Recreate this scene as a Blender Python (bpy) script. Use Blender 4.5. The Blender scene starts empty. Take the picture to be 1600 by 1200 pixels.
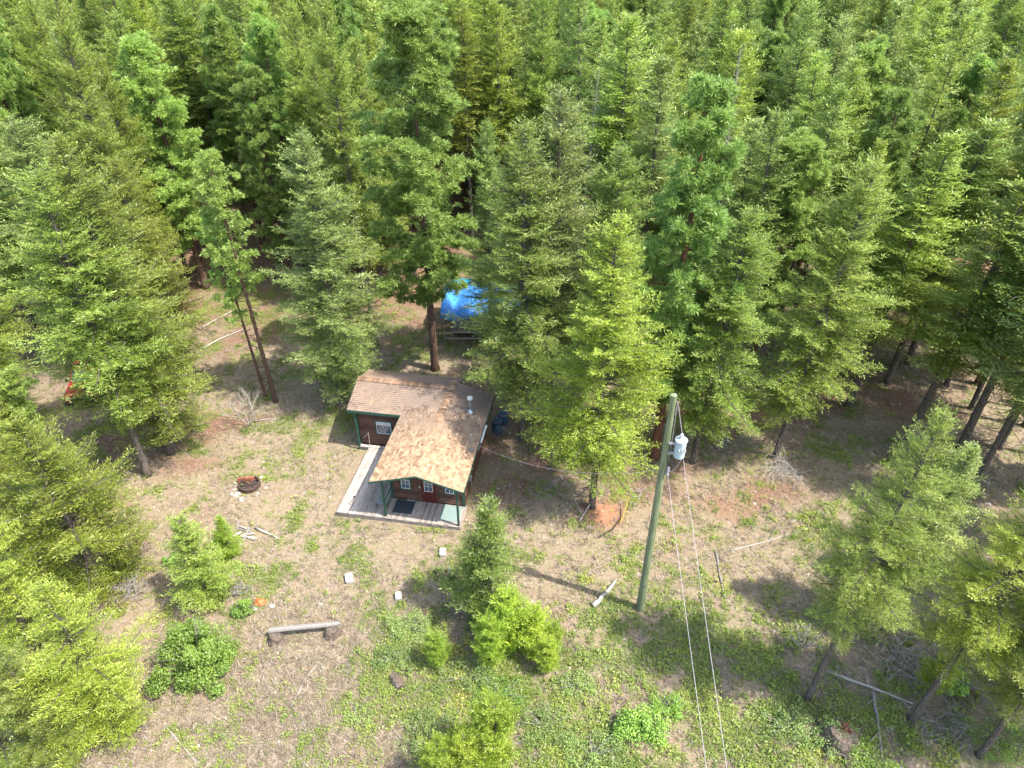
import bpy, math, random
import numpy as np
from mathutils import Vector, Matrix
R = math.radians
PI = math.pi
sc = bpy.context.scene
COL = sc.collection

# ---------------------------------------------------------------- camera, sky, sun, exposure
FPX, PITCH, CAMH = 1111.0, R(35.5), 27.0
cam_d = bpy.data.cameras.new("camera"); cam = bpy.data.objects.new("camera", cam_d); COL.objects.link(cam)
cam.location = (0, 0, CAMH); cam.rotation_euler = (PI/2 - PITCH, 0, 0)
cam_d.sensor_width = 36.0; cam_d.lens = FPX / 1600 * 36.0; cam_d.clip_start = 0.1; cam_d.clip_end = 3000
sc.camera = cam
SUN_EL, SUN_AZ = R(59), math.atan2(0.92, -0.38)      # azimuth clockwise from +Y
world = bpy.data.worlds.new("World"); sc.world = world; world.use_nodes = True
wn = world.node_tree; bg = wn.nodes["Background"]
sky = wn.nodes.new("ShaderNodeTexSky"); sky.sky_type = 'NISHITA'; sky.sun_disc = False
sky.sun_elevation = SUN_EL; sky.sun_rotation = SUN_AZ; sky.air_density = 1.3; sky.dust_density = 2.0
wn.links.new(sky.outputs[0], bg.inputs[0]); bg.inputs[1].default_value = 0.15
sun_d = bpy.data.lights.new("sun", 'SUN'); sun = bpy.data.objects.new("sun", sun_d); COL.objects.link(sun)
sun_d.energy = 3.05; sun_d.angle = R(0.5); sun_d.color = (1.0, 0.95, 0.87)
sdir = Vector((math.sin(SUN_AZ)*math.cos(SUN_EL), math.cos(SUN_AZ)*math.cos(SUN_EL), math.sin(SUN_EL)))
sun.rotation_euler = sdir.to_track_quat('Z', 'Y').to_euler(); sun.location = (30, -20, 60)
sc.view_settings.view_transform = 'Standard'; sc.view_settings.look = 'None'; sc.view_settings.gamma = 1.0
sc.view_settings.exposure = 2.08
sc.cycles.max_bounces = 6; sc.cycles.diffuse_bounces = 4; sc.cycles.transmission_bounces = 4; sc.cycles.transparent_max_bounces = 4
sc.cycles.glossy_bounces = 2

# ---------------------------------------------------------------- where a pixel of the photo meets the ground
cP, sP = math.cos(PITCH), math.sin(PITCH)
def at(px, py, z=0.0):
    r = (px-800)/FPX; u = -(py-600)/FPX
    dy = cP + u*sP; dz = -sP + u*cP
    t = (z-CAMH)/dz
    return Vector((r*t, dy*t, z))
def proj(X, Y, Z):
    dz = Z-CAMH; d = Y*cP - dz*sP; u = Y*sP + dz*cP
    return 800+FPX*X/d, 600-FPX*u/d, d
def height_for(p, ty):
    lo, hi = 0.0, 40.0
    for _ in range(40):
        m = (lo+hi)/2
        if proj(p.x, p.y, m)[1] > ty: lo = m
        else: hi = m
    return lo

# ---------------------------------------------------------------- value noise (numpy)
_rs = np.random.RandomState(7); _lat = _rs.rand(256, 256)
def vnoise(x, y):
    x = np.asarray(x, float); y = np.asarray(y, float)
    xi = np.floor(x).astype(int); yi = np.floor(y).astype(int); fx = x-xi; fy = y-yi
    fx = fx*fx*(3-2*fx); fy = fy*fy*(3-2*fy)
    a = _lat[xi % 256, yi % 256]; b = _lat[(xi+1) % 256, yi % 256]; c = _lat[xi % 256, (yi+1) % 256]; d = _lat[(xi+1) % 256, (yi+1) % 256]
    return (a*(1-fx)+b*fx)*(1-fy)+(c*(1-fx)+d*fx)*fy
def fbm(x, y, o=4):
    s = 0; a = .5; t = 0
    for k in range(o):
        s = s+a*vnoise(x*2**k+17*k, y*2**k+31*k); t += a; a *= .5
    return s/t

# ---------------------------------------------------------------- materials
def newmat(name):
    m = bpy.data.materials.new(name); m.use_nodes = True
    nt = m.node_tree; b = nt.nodes["Principled BSDF"]; b.inputs["Specular IOR Level"].default_value = 0.3
    return m, nt, b
def N(nt, t, **kw):
    n = nt.nodes.new(t)
    for k, v in kw.items(): setattr(n, k, v)
    return n
def ramp(nt, stops):
    n = N(nt, "ShaderNodeValToRGB"); e = n.color_ramp.elements
    e[0].position, e[0].color = stops[0][0], (*stops[0][1], 1); e[1].position, e[1].color = stops[-1][0], (*stops[-1][1], 1)
    for p, c in stops[1:-1]: x = e.new(p); x.color = (*c, 1)
    return n
def simple(name, c1, c2=None, scale=6.0, rough=0.8, bump=0.0, metal=0.0, stretch=(1, 1, 1), attr=False, c3=None):
    m, nt, b = newmat(name); c2 = c2 or tuple(v*0.75 for v in c1); c1 = tuple(v*.62 for v in c1); c2 = tuple(v*.62 for v in c2); c3 = c3 and tuple(v*.62 for v in c3)
    tc = N(nt, "ShaderNodeTexCoord"); mp = N(nt, "ShaderNodeMapping"); mp.inputs["Scale"].default_value = stretch
    nz = N(nt, "ShaderNodeTexNoise"); nz.inputs["Scale"].default_value = scale; nz.inputs["Detail"].default_value = 6; nz.inputs["Roughness"].default_value = .65
    nt.links.new(tc.outputs["Object"], mp.inputs[0]); nt.links.new(mp.outputs[0], nz.inputs["Vector"])
    st = [(0.3, c2), (0.68, c1)] if c3 is None else [(0.3, c2), (0.5, c1), (0.7, c3)]
    rp = ramp(nt, st); nt.links.new(nz.outputs["Fac"], rp.inputs[0]); out = rp.outputs[0]
    if attr:
        at_ = N(nt, "ShaderNodeAttribute", attribute_name="tone"); mx = N(nt, "ShaderNodeMix", data_type='RGBA', blend_type='MULTIPLY')
        mr = N(nt, "ShaderNodeMapRange"); mr.inputs["To Min"].default_value = 0.6; mr.inputs["To Max"].default_value = 1.45
        nt.links.new(at_.outputs["Fac"], mr.inputs["Value"]); mx.inputs["Factor"].default_value = 1
        cb = N(nt, "ShaderNodeCombineColor")
        for k in range(3): nt.links.new(mr.outputs[0], cb.inputs[k])
        nt.links.new(out, mx.inputs["A"]); nt.links.new(cb.outputs[0], mx.inputs["B"]); out = mx.outputs["Result"]
    nt.links.new(out, b.inputs["Base Color"]); b.inputs["Roughness"].default_value = rough; b.inputs["Metallic"].default_value = metal
    if bump:
        bp = N(nt, "ShaderNodeBump"); bp.inputs["Strength"].default_value = bump; bp.inputs["Distance"].default_value = 0.03
        nt.links.new(nz.outputs["Fac"], bp.inputs["Height"]); nt.links.new(bp.outputs[0], b.inputs["Normal"])
    return m
def leafmat(name, ca, cb_, tr=0.5, hv=0.012, vv=0.25, tip=None):
    """needles and leaves: per-spray tone between two greens, a small random shift for each plant, some light let through"""
    m = bpy.data.materials.new(name); m.use_nodes = True; nt = m.node_tree; nt.nodes.clear()
    o = N(nt, "ShaderNodeOutputMaterial"); a = N(nt, "ShaderNodeAttribute", attribute_name="tone")
    rp = ramp(nt, [(0.0, ca), (0.9, cb_)] + ([(1.0, tip)] if tip else [])); nt.links.new(a.outputs["Fac"], rp.inputs[0])
    oi = N(nt, "ShaderNodeObjectInfo"); hs = N(nt, "ShaderNodeHueSaturation")
    mh = N(nt, "ShaderNodeMapRange"); mh.inputs["To Min"].default_value = .5-hv; mh.inputs["To Max"].default_value = .5+hv
    mv = N(nt, "ShaderNodeMapRange"); mv.inputs["To Min"].default_value = 1-vv; mv.inputs["To Max"].default_value = 1+vv
    ml = N(nt, "ShaderNodeMath", operation='MULTIPLY'); ml.inputs[1].default_value = 7.31; fr = N(nt, "ShaderNodeMath", operation='FRACT')
    nt.links.new(oi.outputs["Random"], mh.inputs[0]); nt.links.new(oi.outputs["Random"], ml.inputs[0]); nt.links.new(ml.outputs[0], fr.inputs[0]); nt.links.new(fr.outputs[0], mv.inputs[0])
    nt.links.new(mh.outputs[0], hs.inputs["Hue"]); nt.links.new(mv.outputs[0], hs.inputs["Value"]); nt.links.new(rp.outputs[0], hs.inputs["Color"])
    d = N(nt, "ShaderNodeBsdfDiffuse"); t = N(nt, "ShaderNodeBsdfTranslucent"); g = N(nt, "ShaderNodeBsdfGlossy"); g.inputs["Roughness"].default_value = .5
    m1 = N(nt, "ShaderNodeMixShader"); m1.inputs[0].default_value = tr; m2 = N(nt, "ShaderNodeMixShader"); m2.inputs[0].default_value = .03
    nt.links.new(hs.outputs[0], d.inputs[0]); nt.links.new(hs.outputs[0], t.inputs[0]); nt.links.new(d.outputs[0], m1.inputs[1]); nt.links.new(t.outputs[0], m1.inputs[2])
    nt.links.new(m1.outputs[0], m2.inputs[1]); nt.links.new(g.outputs[0], m2.inputs[2]); nt.links.new(m2.outputs[0], o.inputs[0])
    return m
M = {}
M['fir'] = leafmat("fir_needles", (.130, .195, .028), (.270, .350, .052), tip=(.40, .47, .13))
M['firyellow'] = leafmat("bright_fir_needles", (.130, .185, .022), (.285, .345, .038), tip=(.45, .49, .11))
M['firdark'] = leafmat("dark_fir_needles", (.105, .165, .030), (.220, .300, .055), tip=(.34, .41, .13))
M['firgrey'] = leafmat("grey_fir_needles", (.130, .185, .045), (.270, .345, .085), tip=(.42, .48, .18))
M['pine'] = leafmat("pine_needles", (.150, .235, .045), (.300, .415, .090), tip=(.44, .54, .17))
M['young'] = leafmat("sapling_needles", (.17, .265, .022), (.325, .43, .038), tip=(.50, .56, .11))
M['youngmid'] = leafmat("young_fir_needles", (.130, .195, .030), (.27, .345, .055), tip=(.42, .46, .15))
M['bush'] = leafmat("shrub_leaves", (.11, .205, .030), (.24, .38, .060), tr=.4)
M['rose'] = leafmat("pale_shrub_leaves", (.13, .195, .055), (.27, .34, .095), tr=.4)
M['under'] = leafmat("undergrowth_leaves", (.10, .145, .025), (.25, .30, .045), tr=.35, tip=(.33, .28, .07))
M['straw'] = leafmat("dry_grass_blades", (.24, .19, .125), (.41, .345, .26), tr=.3, tip=(.60, .54, .44))
M['bark'] = simple("fir_bark", (.13, .105, .085), (.055, .045, .038), 9, .95, .6, stretch=(2, 2, .5), c3=(.22, .19, .165))
M['pinebark'] = simple("pine_bark", (.20, .11, .070), (.06, .045, .035), 7, .95, .6, stretch=(2, 2, .6))
M['redbark'] = simple("red_pine_bark", (.26, .11, .06), (.09, .045, .03), 6, .95, .6, stretch=(2, 2, .5))
M['deadwood'] = simple("grey_dead_wood", (.36, .33, .30), (.17, .15, .135), 8, .9, .4, stretch=(3, 3, 1))
M['palewood'] = simple("bleached_wood", (.54, .49, .42), (.28, .24, .20), 7, .85, .4, stretch=(2, 2, 2))
M['darkwood'] = simple("charred_wood", (.07, .055, .045), (.025, .02, .018), 8, .9, .5)
M['stump'] = simple("rotten_stump_wood", (.15, .11, .08), (.045, .036, .03), 11, .95, 1.0, c3=(.24, .20, .16))

# ---------------------------------------------------------------- mesh helpers
def setup(o, label=None, cat=None, group=None, kind=None):
    if label: o['label'] = label
    if cat: o['category'] = cat
    if group: o['group'] = group
    if kind: o['kind'] = kind
    return o
def empty(name, loc, rz=0, label=None, cat=None, group=None):
    o = bpy.data.objects.new(name, None); COL.objects.link(o); o.location = loc; o.rotation_euler = (0, 0, rz); o.empty_display_size = .3
    return setup(o, label, cat, group)
def link_mesh(name, me, mat=None, parent=None):
    o = bpy.data.objects.new(name, me); COL.objects.link(o)
    if mat is not None: me.materials.append(mat)
    if parent is not None: o.parent = parent
    return o
def np_mesh(name, V, k, tone=None, smooth=False):
    """V: (n,k,3) separate k-gons"""
    n = len(V); me = bpy.data.meshes.new(name)
    me.vertices.add(n*k); me.vertices.foreach_set("co", np.ascontiguousarray(V, dtype=np.float32).ravel())
    me.loops.add(n*k); me.loops.foreach_set("vertex_index", np.arange(n*k, dtype=np.int32))
    me.polygons.add(n); me.polygons.foreach_set("loop_start", np.arange(0, n*k, k, dtype=np.int32)); me.polygons.foreach_set("loop_total", np.full(n, k, dtype=np.int32))
    me.update(calc_edges=True)
    if tone is not None:
        a = me.attributes.new("tone", 'FLOAT', 'FACE'); a.data.foreach_set("value", np.asarray(tone, dtype=np.float32))
    return me
class MB:
    def __init__(s): s.v = []; s.f = []; s.t = []
    def add(s, vs, fs, tone=.5):
        b = len(s.v); s.v += [tuple(v) for v in vs]; s.f += [tuple(i+b for i in f) for f in fs]; s.t += [tone]*len(fs)
    def box(s, a, b, tone=.5, mat=None):
        (x0, y0, z0), (x1, y1, z1) = a, b
        vs = [Vector(p) for p in ((x0,y0,z0),(x1,y0,z0),(x1,y1,z0),(x0,y1,z0),(x0,y0,z1),(x1,y0,z1),(x1,y1,z1),(x0,y1,z1))]
        if mat is not None: vs = [mat @ v for v in vs]
        s.add(vs, [(0,3,2,1),(4,5,6,7),(0,1,5,4),(1,2,6,5),(2,3,7,6),(3,0,4,7)], tone)
    def beam(s, p, q, w, h, tone=.5):
        """a squared timber from p to q"""
        p, q = Vector(p), Vector(q); d = (q-p); L = d.length; d.normalize()
        up = Vector((0, 0, 1)) if abs(d.z) < .95 else Vector((1, 0, 0))
        x = d.cross(up).normalized(); y = x.cross(d).normalized()
        m = Matrix((( x.x, d.x, y.x, p.x), (x.y, d.y, y.y, p.y), (x.z, d.z, y.z, p.z), (0, 0, 0, 1)))
        s.box((-w/2, 0, -h/2), (w/2, L, h/2), tone, m)
    def tube(s, pts, rad, n=8, cap=True, tone=.5, rough=0, rng=None):
        pts = [Vector(p) for p in pts]; rad = rad if isinstance(rad, (list, tuple)) else [rad]*len(pts)
        rings = []; vs = []
        ref = Vector((1, .1, .05)) if abs((pts[-1]-pts[0]).normalized().x) < .9 else Vector((0, 1, .1))
        for i, p in enumerate(pts):
            d = (pts[min(i+1, len(pts)-1)]-pts[max(i-1, 0)]).normalized()
            x = d.cross(ref).normalized(); y = x.cross(d).normalized()
            for k in range(n):
                a = 2*PI*k/n; r = rad[i]*(1+(rng.uniform(-rough, rough) if rng else 0)); vs.append(p+x*math.cos(a)*r+y*math.sin(a)*r)
        fs = []
        for i in range(len(pts)-1):
            for k in range(n): fs.append((i*n+k, i*n+(k+1) % n, (i+1)*n+(k+1) % n, (i+1)*n+k))
        if cap:
            fs.append(tuple(range(n-1, -1, -1))); fs.append(tuple((len(pts)-1)*n+k for k in range(n)))
        s.add(vs, fs, tone)
    def blob(s, c, r, rng, n=10, m=7, rough=.2, tone=.5, flat=1):
        vs = []; fs = []; c = Vector(c); r = (r, r, r) if isinstance(r, (int, float)) else r
        for j in range(m+1):
            th = PI*j/m
            for i in range(n):
                ph = 2*PI*i/n; k = 1+rng.uniform(-rough, rough)
                vs.append(c+Vector((r[0]*math.sin(th)*math.cos(ph)*k, r[1]*math.sin(th)*math.sin(ph)*k, r[2]*math.cos(th)*(k if 0 < j < m else 1))))
        for j in range(m):
            for i in range(n): fs.append((j*n+i, (j+1)*n+i, (j+1)*n+(i+1) % n, j*n+(i+1) % n))
        s.add(vs, fs, tone)
    def mesh(s, name, smooth=False):
        me = bpy.data.meshes.new(name); me.from_pydata(s.v, [], s.f); me.validate(); me.update()
        a = me.attributes.new("tone", 'FLOAT', 'FACE')
        if len(s.t) == len(me.polygons): a.data.foreach_set("value", np.array(s.t, dtype=np.float32))
        if smooth: me.polygons.foreach_set("use_smooth", [True]*len(me.polygons))
        return me
    def build(s, name, mat, parent=None, smooth=False, bevel=0):
        o = link_mesh(name, s.mesh(name, smooth), mat, parent)
        if bevel:
            b = o.modifiers.new("bevel", 'BEVEL'); b.width = bevel; b.segments = 2; b.limit_method = 'ANGLE'
        return o

# ================================================================ THE GROUND
# blobs in the plane: (x, y, rx, ry, amount); where green plants grow and where brown needles lie
def blobs(lst):
    out = []
    for px, py, rx, ry, a in lst:
        c = at(px, py); ex_ = (at(px+rx, py)-c).length; ey_ = (at(px, max(py-ry, 60))-c).length
        out.append((c.x, c.y, ex_, ey_, a))
    return out
GREEN = blobs([(1120, 1010, 150, 70, 1.0), (1100, 1130, 140, 80, .95), (760, 1080, 170, 110, .95), (660, 1010, 90, 70, .8), (700, 910, 60, 40, .7),
    (920, 1160, 130, 70, .85), (1350, 1120, 110, 70, .6), (470, 670, 90, 28, .55), (380, 480, 60, 60, .75), (640, 540, 90, 25, .75), (430, 560, 70, 30, .3), (410, 610, 60, 25, .45),
    (440, 850, 40, 20, .5), (350, 900, 60, 50, .6), (560, 880, 60, 40, .45), (1010, 880, 90, 40, .4), (1150, 920, 110, 40, .4), (1290, 840, 60, 40, .55), (960, 960, 70, 30, .6),
    (1560, 1150, 90, 60, .7), (1330, 700, 90, 30, .5), (1260, 650, 60, 20, .4), (60, 1190, 60, 40, .5), (520, 850, 60, 40, .25), (600, 1180, 60, 40, .45), (190, 660, 60, 25, .3), (310, 700, 40, 20, .35)])
NEEDLE = blobs([(860, 680, 130, 60, 1), (800, 760, 60, 30, .8), (1150, 780, 110, 30, .9), (1030, 760, 80, 50, .7), (230, 690, 120, 60, .9), (350, 660, 60, 30, .6), (600, 520, 120, 30, .6),
    (1150, 640, 160, 40, .9), (1350, 600, 140, 60, .8), (950, 800, 50, 25, .9), (560, 610, 60, 20, .6), (180, 760, 80, 40, .6), (640, 600, 100, 20, .7), (1450, 760, 80, 50, .7), (1540, 820, 60, 60, .6)])
def field(lst, x, y):
    s = np.zeros_like(x)
    for cx, cy, rx, ry, a in lst:
        d = ((x-cx)/rx)**2+((y-cy)/ry)**2; s = np.maximum(s, a*np.exp(-d*.8))
    return s
def m_green(x, y):
    g = field(GREEN, x, y); n = fbm(x*.9, y*.9, 4); n2 = fbm(x*3.1+9, y*3.1, 3)
    return np.clip((g*.95+.14+(n-.5)*2.1+(n2-.5)*1.2-.34)*2.1, 0, 1)
def m_needle(x, y):
    g = field(NEEDLE, x, y); n = fbm(x*.5+40, y*.5, 4)
    far = np.clip((y-38)/8, 0, 1)*.75
    return np.clip((np.maximum(g, far)+(n-.5)*1.2-.25)*1.7, 0, 1)
def gz(x, y):
    x = np.asarray(x, float); y = np.asarray(y, float)
    return (fbm(x*.35, y*.35, 3)-.5)*.16
def gzf(x, y): return float(gz(np.array([x]), np.array([y]))[0])
def axis(a, b, st, far_a, far_b):
    c = list(np.arange(a, b, st)); s = st; v = a; pre = []
    while v > far_a: s *= 1.35; v -= s; pre.append(v)
    s = st; v = c[-1]
    while v < far_b: s *= 1.35; v += s; c.append(v)
    return np.array(pre[::-1]+c)
gx = axis(-38, 38, .22, -900, 900); gy = axis(6, 62, .22, -300, 1500)
GX, GY = np.meshgrid(gx, gy); GZ = gz(GX, GY)*np.clip(1-(np.abs(GX)-60)/40, 0, 1)
nx, ny = len(gx), len(gy)
me = bpy.data.meshes.new("ground"); me.vertices.add(nx*ny); me.vertices.foreach_set("co", np.stack([GX, GY, GZ], -1).astype(np.float32).ravel())
ii, jj = np.meshgrid(np.arange(nx-1), np.arange(ny-1)); b0 = (jj*nx+ii).ravel()
qi = np.stack([b0, b0+1, b0+nx+1, b0+nx], -1).astype(np.int32); nq = len(qi)
me.loops.add(nq*4); me.loops.foreach_set("vertex_index", qi.ravel()); me.polygons.add(nq)
me.polygons.foreach_set("loop_start", np.arange(0, nq*4, 4, dtype=np.int32)); me.polygons.foreach_set("loop_total", np.full(nq, 4, dtype=np.int32))
me.update(calc_edges=True); me.polygons.foreach_set("use_smooth", [True]*nq)
for nm, fn in (("green", m_green), ("needle", m_needle)):
    a = me.attributes.new(nm, 'FLOAT', 'POINT'); a.data.foreach_set("value", fn(GX, GY).astype(np.float32).ravel())
oc = at(945, 800); oc2 = at(1120, 790)
dust = np.exp(-(((GX-oc.x)/.75)**2+((GY-oc.y)/.95)**2)*.9)+.18*np.exp(-(((GX-oc2.x)/1.6)**2+((GY-oc2.y)/1.0)**2))
a = me.attributes.new("dust", 'FLOAT', 'POINT'); a.data.foreach_set("value", np.clip(dust*(.5+1.0*fbm(GX*3, GY*3, 3)), 0, 1).astype(np.float32).ravel())
gm, nt, b = newmat("forest_ground")
tc = N(nt, "ShaderNodeTexCoord")
def noise(scale, det=8, rough=.7, vec=None, dist=0):
    n = N(nt, "ShaderNodeTexNoise"); n.inputs["Scale"].default_value = scale; n.inputs["Detail"].default_value = det; n.inputs["Roughness"].default_value = rough; n.inputs["Distortion"].default_value = dist
    nt.links.new(vec or tc.outputs["Object"], n.inputs["Vector"]); return n
def mixc(f, A_, B_):
    m = N(nt, "ShaderNodeMix", data_type='RGBA')
    for src, inp in ((f, "Factor"), (A_, "A"), (B_, "B")):
        if isinstance(src, (int, float)): m.inputs[inp].default_value = src
        elif isinstance(src, tuple): m.inputs[inp].default_value = (*src, 1)
        else: nt.links.new(src, m.inputs[inp])
    return m.outputs["Result"]
n1 = noise(1.1, 8, .75); n2 = noise(7.0, 8, .8, dist=.5); n3 = noise(28, 4, .8)
dry = ramp(nt, [(.30, (.090, .060, .042)), (.43, (.180, .126, .088)), (.54, (.250, .188, .136)), (.66, (.40, .34, .275))]); nt.links.new(n2.outputs["Fac"], dry.inputs[0])
big = ramp(nt, [(.40, (.225, .158, .108)), (.62, (.185, .18, .062))]); nt.links.new(n1.outputs["Fac"], big.inputs[0])
dry2 = mixc(.42, dry.outputs[0], big.outputs[0])
ned = ramp(nt, [(.32, (.070, .040, .028)), (.48, (.155, .085, .055)), (.58, (.225, .135, .090)), (.72, (.36, .26, .19))]); nt.links.new(n2.outputs["Fac"], ned.inputs[0])
grn = ramp(nt, [(.3, (.055, .070, .020)), (.5, (.13, .15, .040)), (.7, (.24, .24, .08))]); nt.links.new(n2.outputs["Fac"], grn.inputs[0])
an = N(nt, "ShaderNodeAttribute", attribute_name="needle"); ag = N(nt, "ShaderNodeAttribute", attribute_name="green"); ad = N(nt, "ShaderNodeAttribute", attribute_name="dust")
c = mixc(an.outputs["Fac"], dry2, ned.outputs[0])
gf = N(nt, "ShaderNodeMath", operation='MULTIPLY'); gf.inputs[1].default_value = .72; nt.links.new(ag.outputs["Fac"], gf.inputs[0])
c = mixc(gf.outputs[0], c, grn.outputs[0]); c = mixc(ad.outputs["Fac"], c, (.33, .15, .08))
spk = ramp(nt, [(.66, (0, 0, 0)), (.74, (1, 1, 1))]); nt.links.new(n3.outputs["Fac"], spk.inputs[0])
sp = N(nt, "ShaderNodeMath", operation='MULTIPLY'); sp.inputs[1].default_value = .55; nt.links.new(spk.outputs[0], sp.inputs[0])
c = mixc(sp.outputs[0], c, (.62, .56, .48))
hs_ = N(nt, "ShaderNodeHueSaturation"); hs_.inputs["Value"].default_value = .86; hs_.inputs["Saturation"].default_value = .95; nt.links.new(c, hs_.inputs["Color"]); nt.links.new(hs_.outputs[0], b.inputs["Base Color"]); b.inputs["Roughness"].default_value = 1; b.inputs["Specular IOR Level"].default_value = .1
bp = N(nt, "ShaderNodeBump"); bp.inputs["Strength"].default_value = .9; bp.inputs["Distance"].default_value = .07; nt.links.new(n2.outputs["Fac"], bp.inputs["Height"]); nt.links.new(bp.outputs[0], b.inputs["Normal"])
setup(link_mesh("ground", me, gm), kind="structure")

# ================================================================ CONIFERS
def leaf_cloud(rs, n, rx, ry, h, size, lobes=14, up=.5):
    """leaves gathered in clumps over a dome: returns (n,4,3) and tone"""
    lc = np.stack([rs.uniform(-1, 1, lobes)*rx*.72, rs.uniform(-1, 1, lobes)*ry*.72, rs.uniform(.25, 1, lobes)*h*.8], -1); lr = rs.uniform(.12, .30, lobes)*max(rx, .3)
    lc[:, 2] *= np.clip(1.15-((lc[:, 0]/rx)**2+(lc[:, 1]/ry)**2)*.8, .25, 1)
    lc[:, 2] *= rs.uniform(.6, 1.25, lobes); k = rs.choice(lobes, n, p=(lambda w_: w_/w_.sum())(rs.rand(lobes)**1.5+.15)); d = unit(rs.normal(0, 1, (n, 3))); p = lc[k]+d*lr[k][:, None]*(rs.rand(n, 1)**.35); p[:, 2] = np.abs(p[:, 2])+.02
    nrm = unit(d*.6+rs.normal(0, .6, (n, 3))+np.array([0, 0, up])); a = unit(np.cross(nrm, rs.normal(0, 1, (n, 3)))); b_ = np.cross(nrm, a); s = size*rs.uniform(.6, 1.3, (n, 1))
    V = np.stack([p-a*s*.6, p+b_*s*.38, p+a*s*.6, p-b_*s*.38], 1); return V, np.clip(.5+rs.uniform(-.3, .3, n)+(rs.rand(lobes)[k]-.5)*.4, 0, 1)
def unit(v): return v/np.maximum(np.linalg.norm(v, axis=-1, keepdims=True), 1e-9)
def limb_list(rs, h, zb, Rm, spacing, per, shape, droop, curve=.12):
    """limbs of a conifer: base height, azimuth, length, start slope"""
    out = []; z = zb; gap = rs.rand(12)*.75+.45 if h > 6 else np.full(12, .76)
    while z < h-.15:
        u = (h-z)/(h-zb)
        for k in range(max(3, int(per+rs.randint(-1, 2)))):
            ph = rs.rand()*2*PI
            prof = min(1.0, (u*1.18)**shape)*(1-.5*max(0, (u-.7)/.3)**1.5)
            L = Rm*prof*(rs.uniform(.55, 1.15))*(.62+.5*gap[int((ph/(2*PI)*5+z*.75)) % 12])
            if rs.rand() < .10: L *= .5
            if rs.rand() < .07: L *= 1.2
            out.append((z+rs.uniform(-.5, .5)*spacing, ph, max(L, .18), R(42)*(1-u)**1.2-droop*u+rs.uniform(-.26, .26)*(1 if h > 6 else .4)))
        z += spacing*(.65+.6*u)
    return out
def limb_pts(l, t):
    """points along a limb, t in 0..1"""
    z0, ph, L, sl = l
    r = L*t*math.cos(sl*.6); z = z0+L*(t*math.sin(sl)-.10*t+.16*t*t)
    return r*math.cos(ph), r*math.sin(ph), z
def trunk_mesh(name, h, r0, limbs, rs, zb, dead=10, lean=0.0, stub=True, nlimb=1, Ld=1.4):
    m = MB(); n = 9; pts = []; rad = []; pr = random.Random(int(rs.randint(1e6)))
    for i in range(n+1):
        t = i/n; pts.append((lean*math.sin(t*2.3)*t*.3+pr.uniform(-.03, .03)*t*h*.1, lean*t*.2+pr.uniform(-.03, .03)*t*h*.1, h*t-.15)); rad.append(r0*((1-t)**.85)*.95+.012)
    rad[0] = r0*1.35; pts.insert(1, (0, 0, .35)); rad.insert(1, r0*1.03)
    m.tube(pts, rad, 8)
    for l in limbs[::nlimb]:
        p = [limb_pts(l, t) for t in (0, .35, .7, .97)]; rr = .012+.012*l[2]
        m.tube(p, [rr, rr*.75, rr*.5, .006], 3, cap=False)
    for k in range(dead):      # bare broken limbs below the crown
        z = rs.uniform(.12, 1.0)*max(zb, 1.2)+.2; ph = rs.rand()*2*PI; L = rs.uniform(.4, Ld); sl = rs.uniform(-.5, .3)
        l = (z, ph, L, sl); p = [Vector(limb_pts(l, t)) for t in (0, .5, 1)]
        m.tube(p, [.022, .015, .005], 3, cap=False)
        for q in range(3):
            t = rs.uniform(.3, .9); a = Vector(limb_pts(l, t)); dr = Vector((math.cos(ph+rs.uniform(-1.2, 1.2)), math.sin(ph+rs.uniform(-1.2, 1.2)), rs.uniform(-.5, .3)))
            m.tube([a, a+dr*L*.35], [.009, .003], 3, cap=False)
    return m.mesh(name, True)
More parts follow.
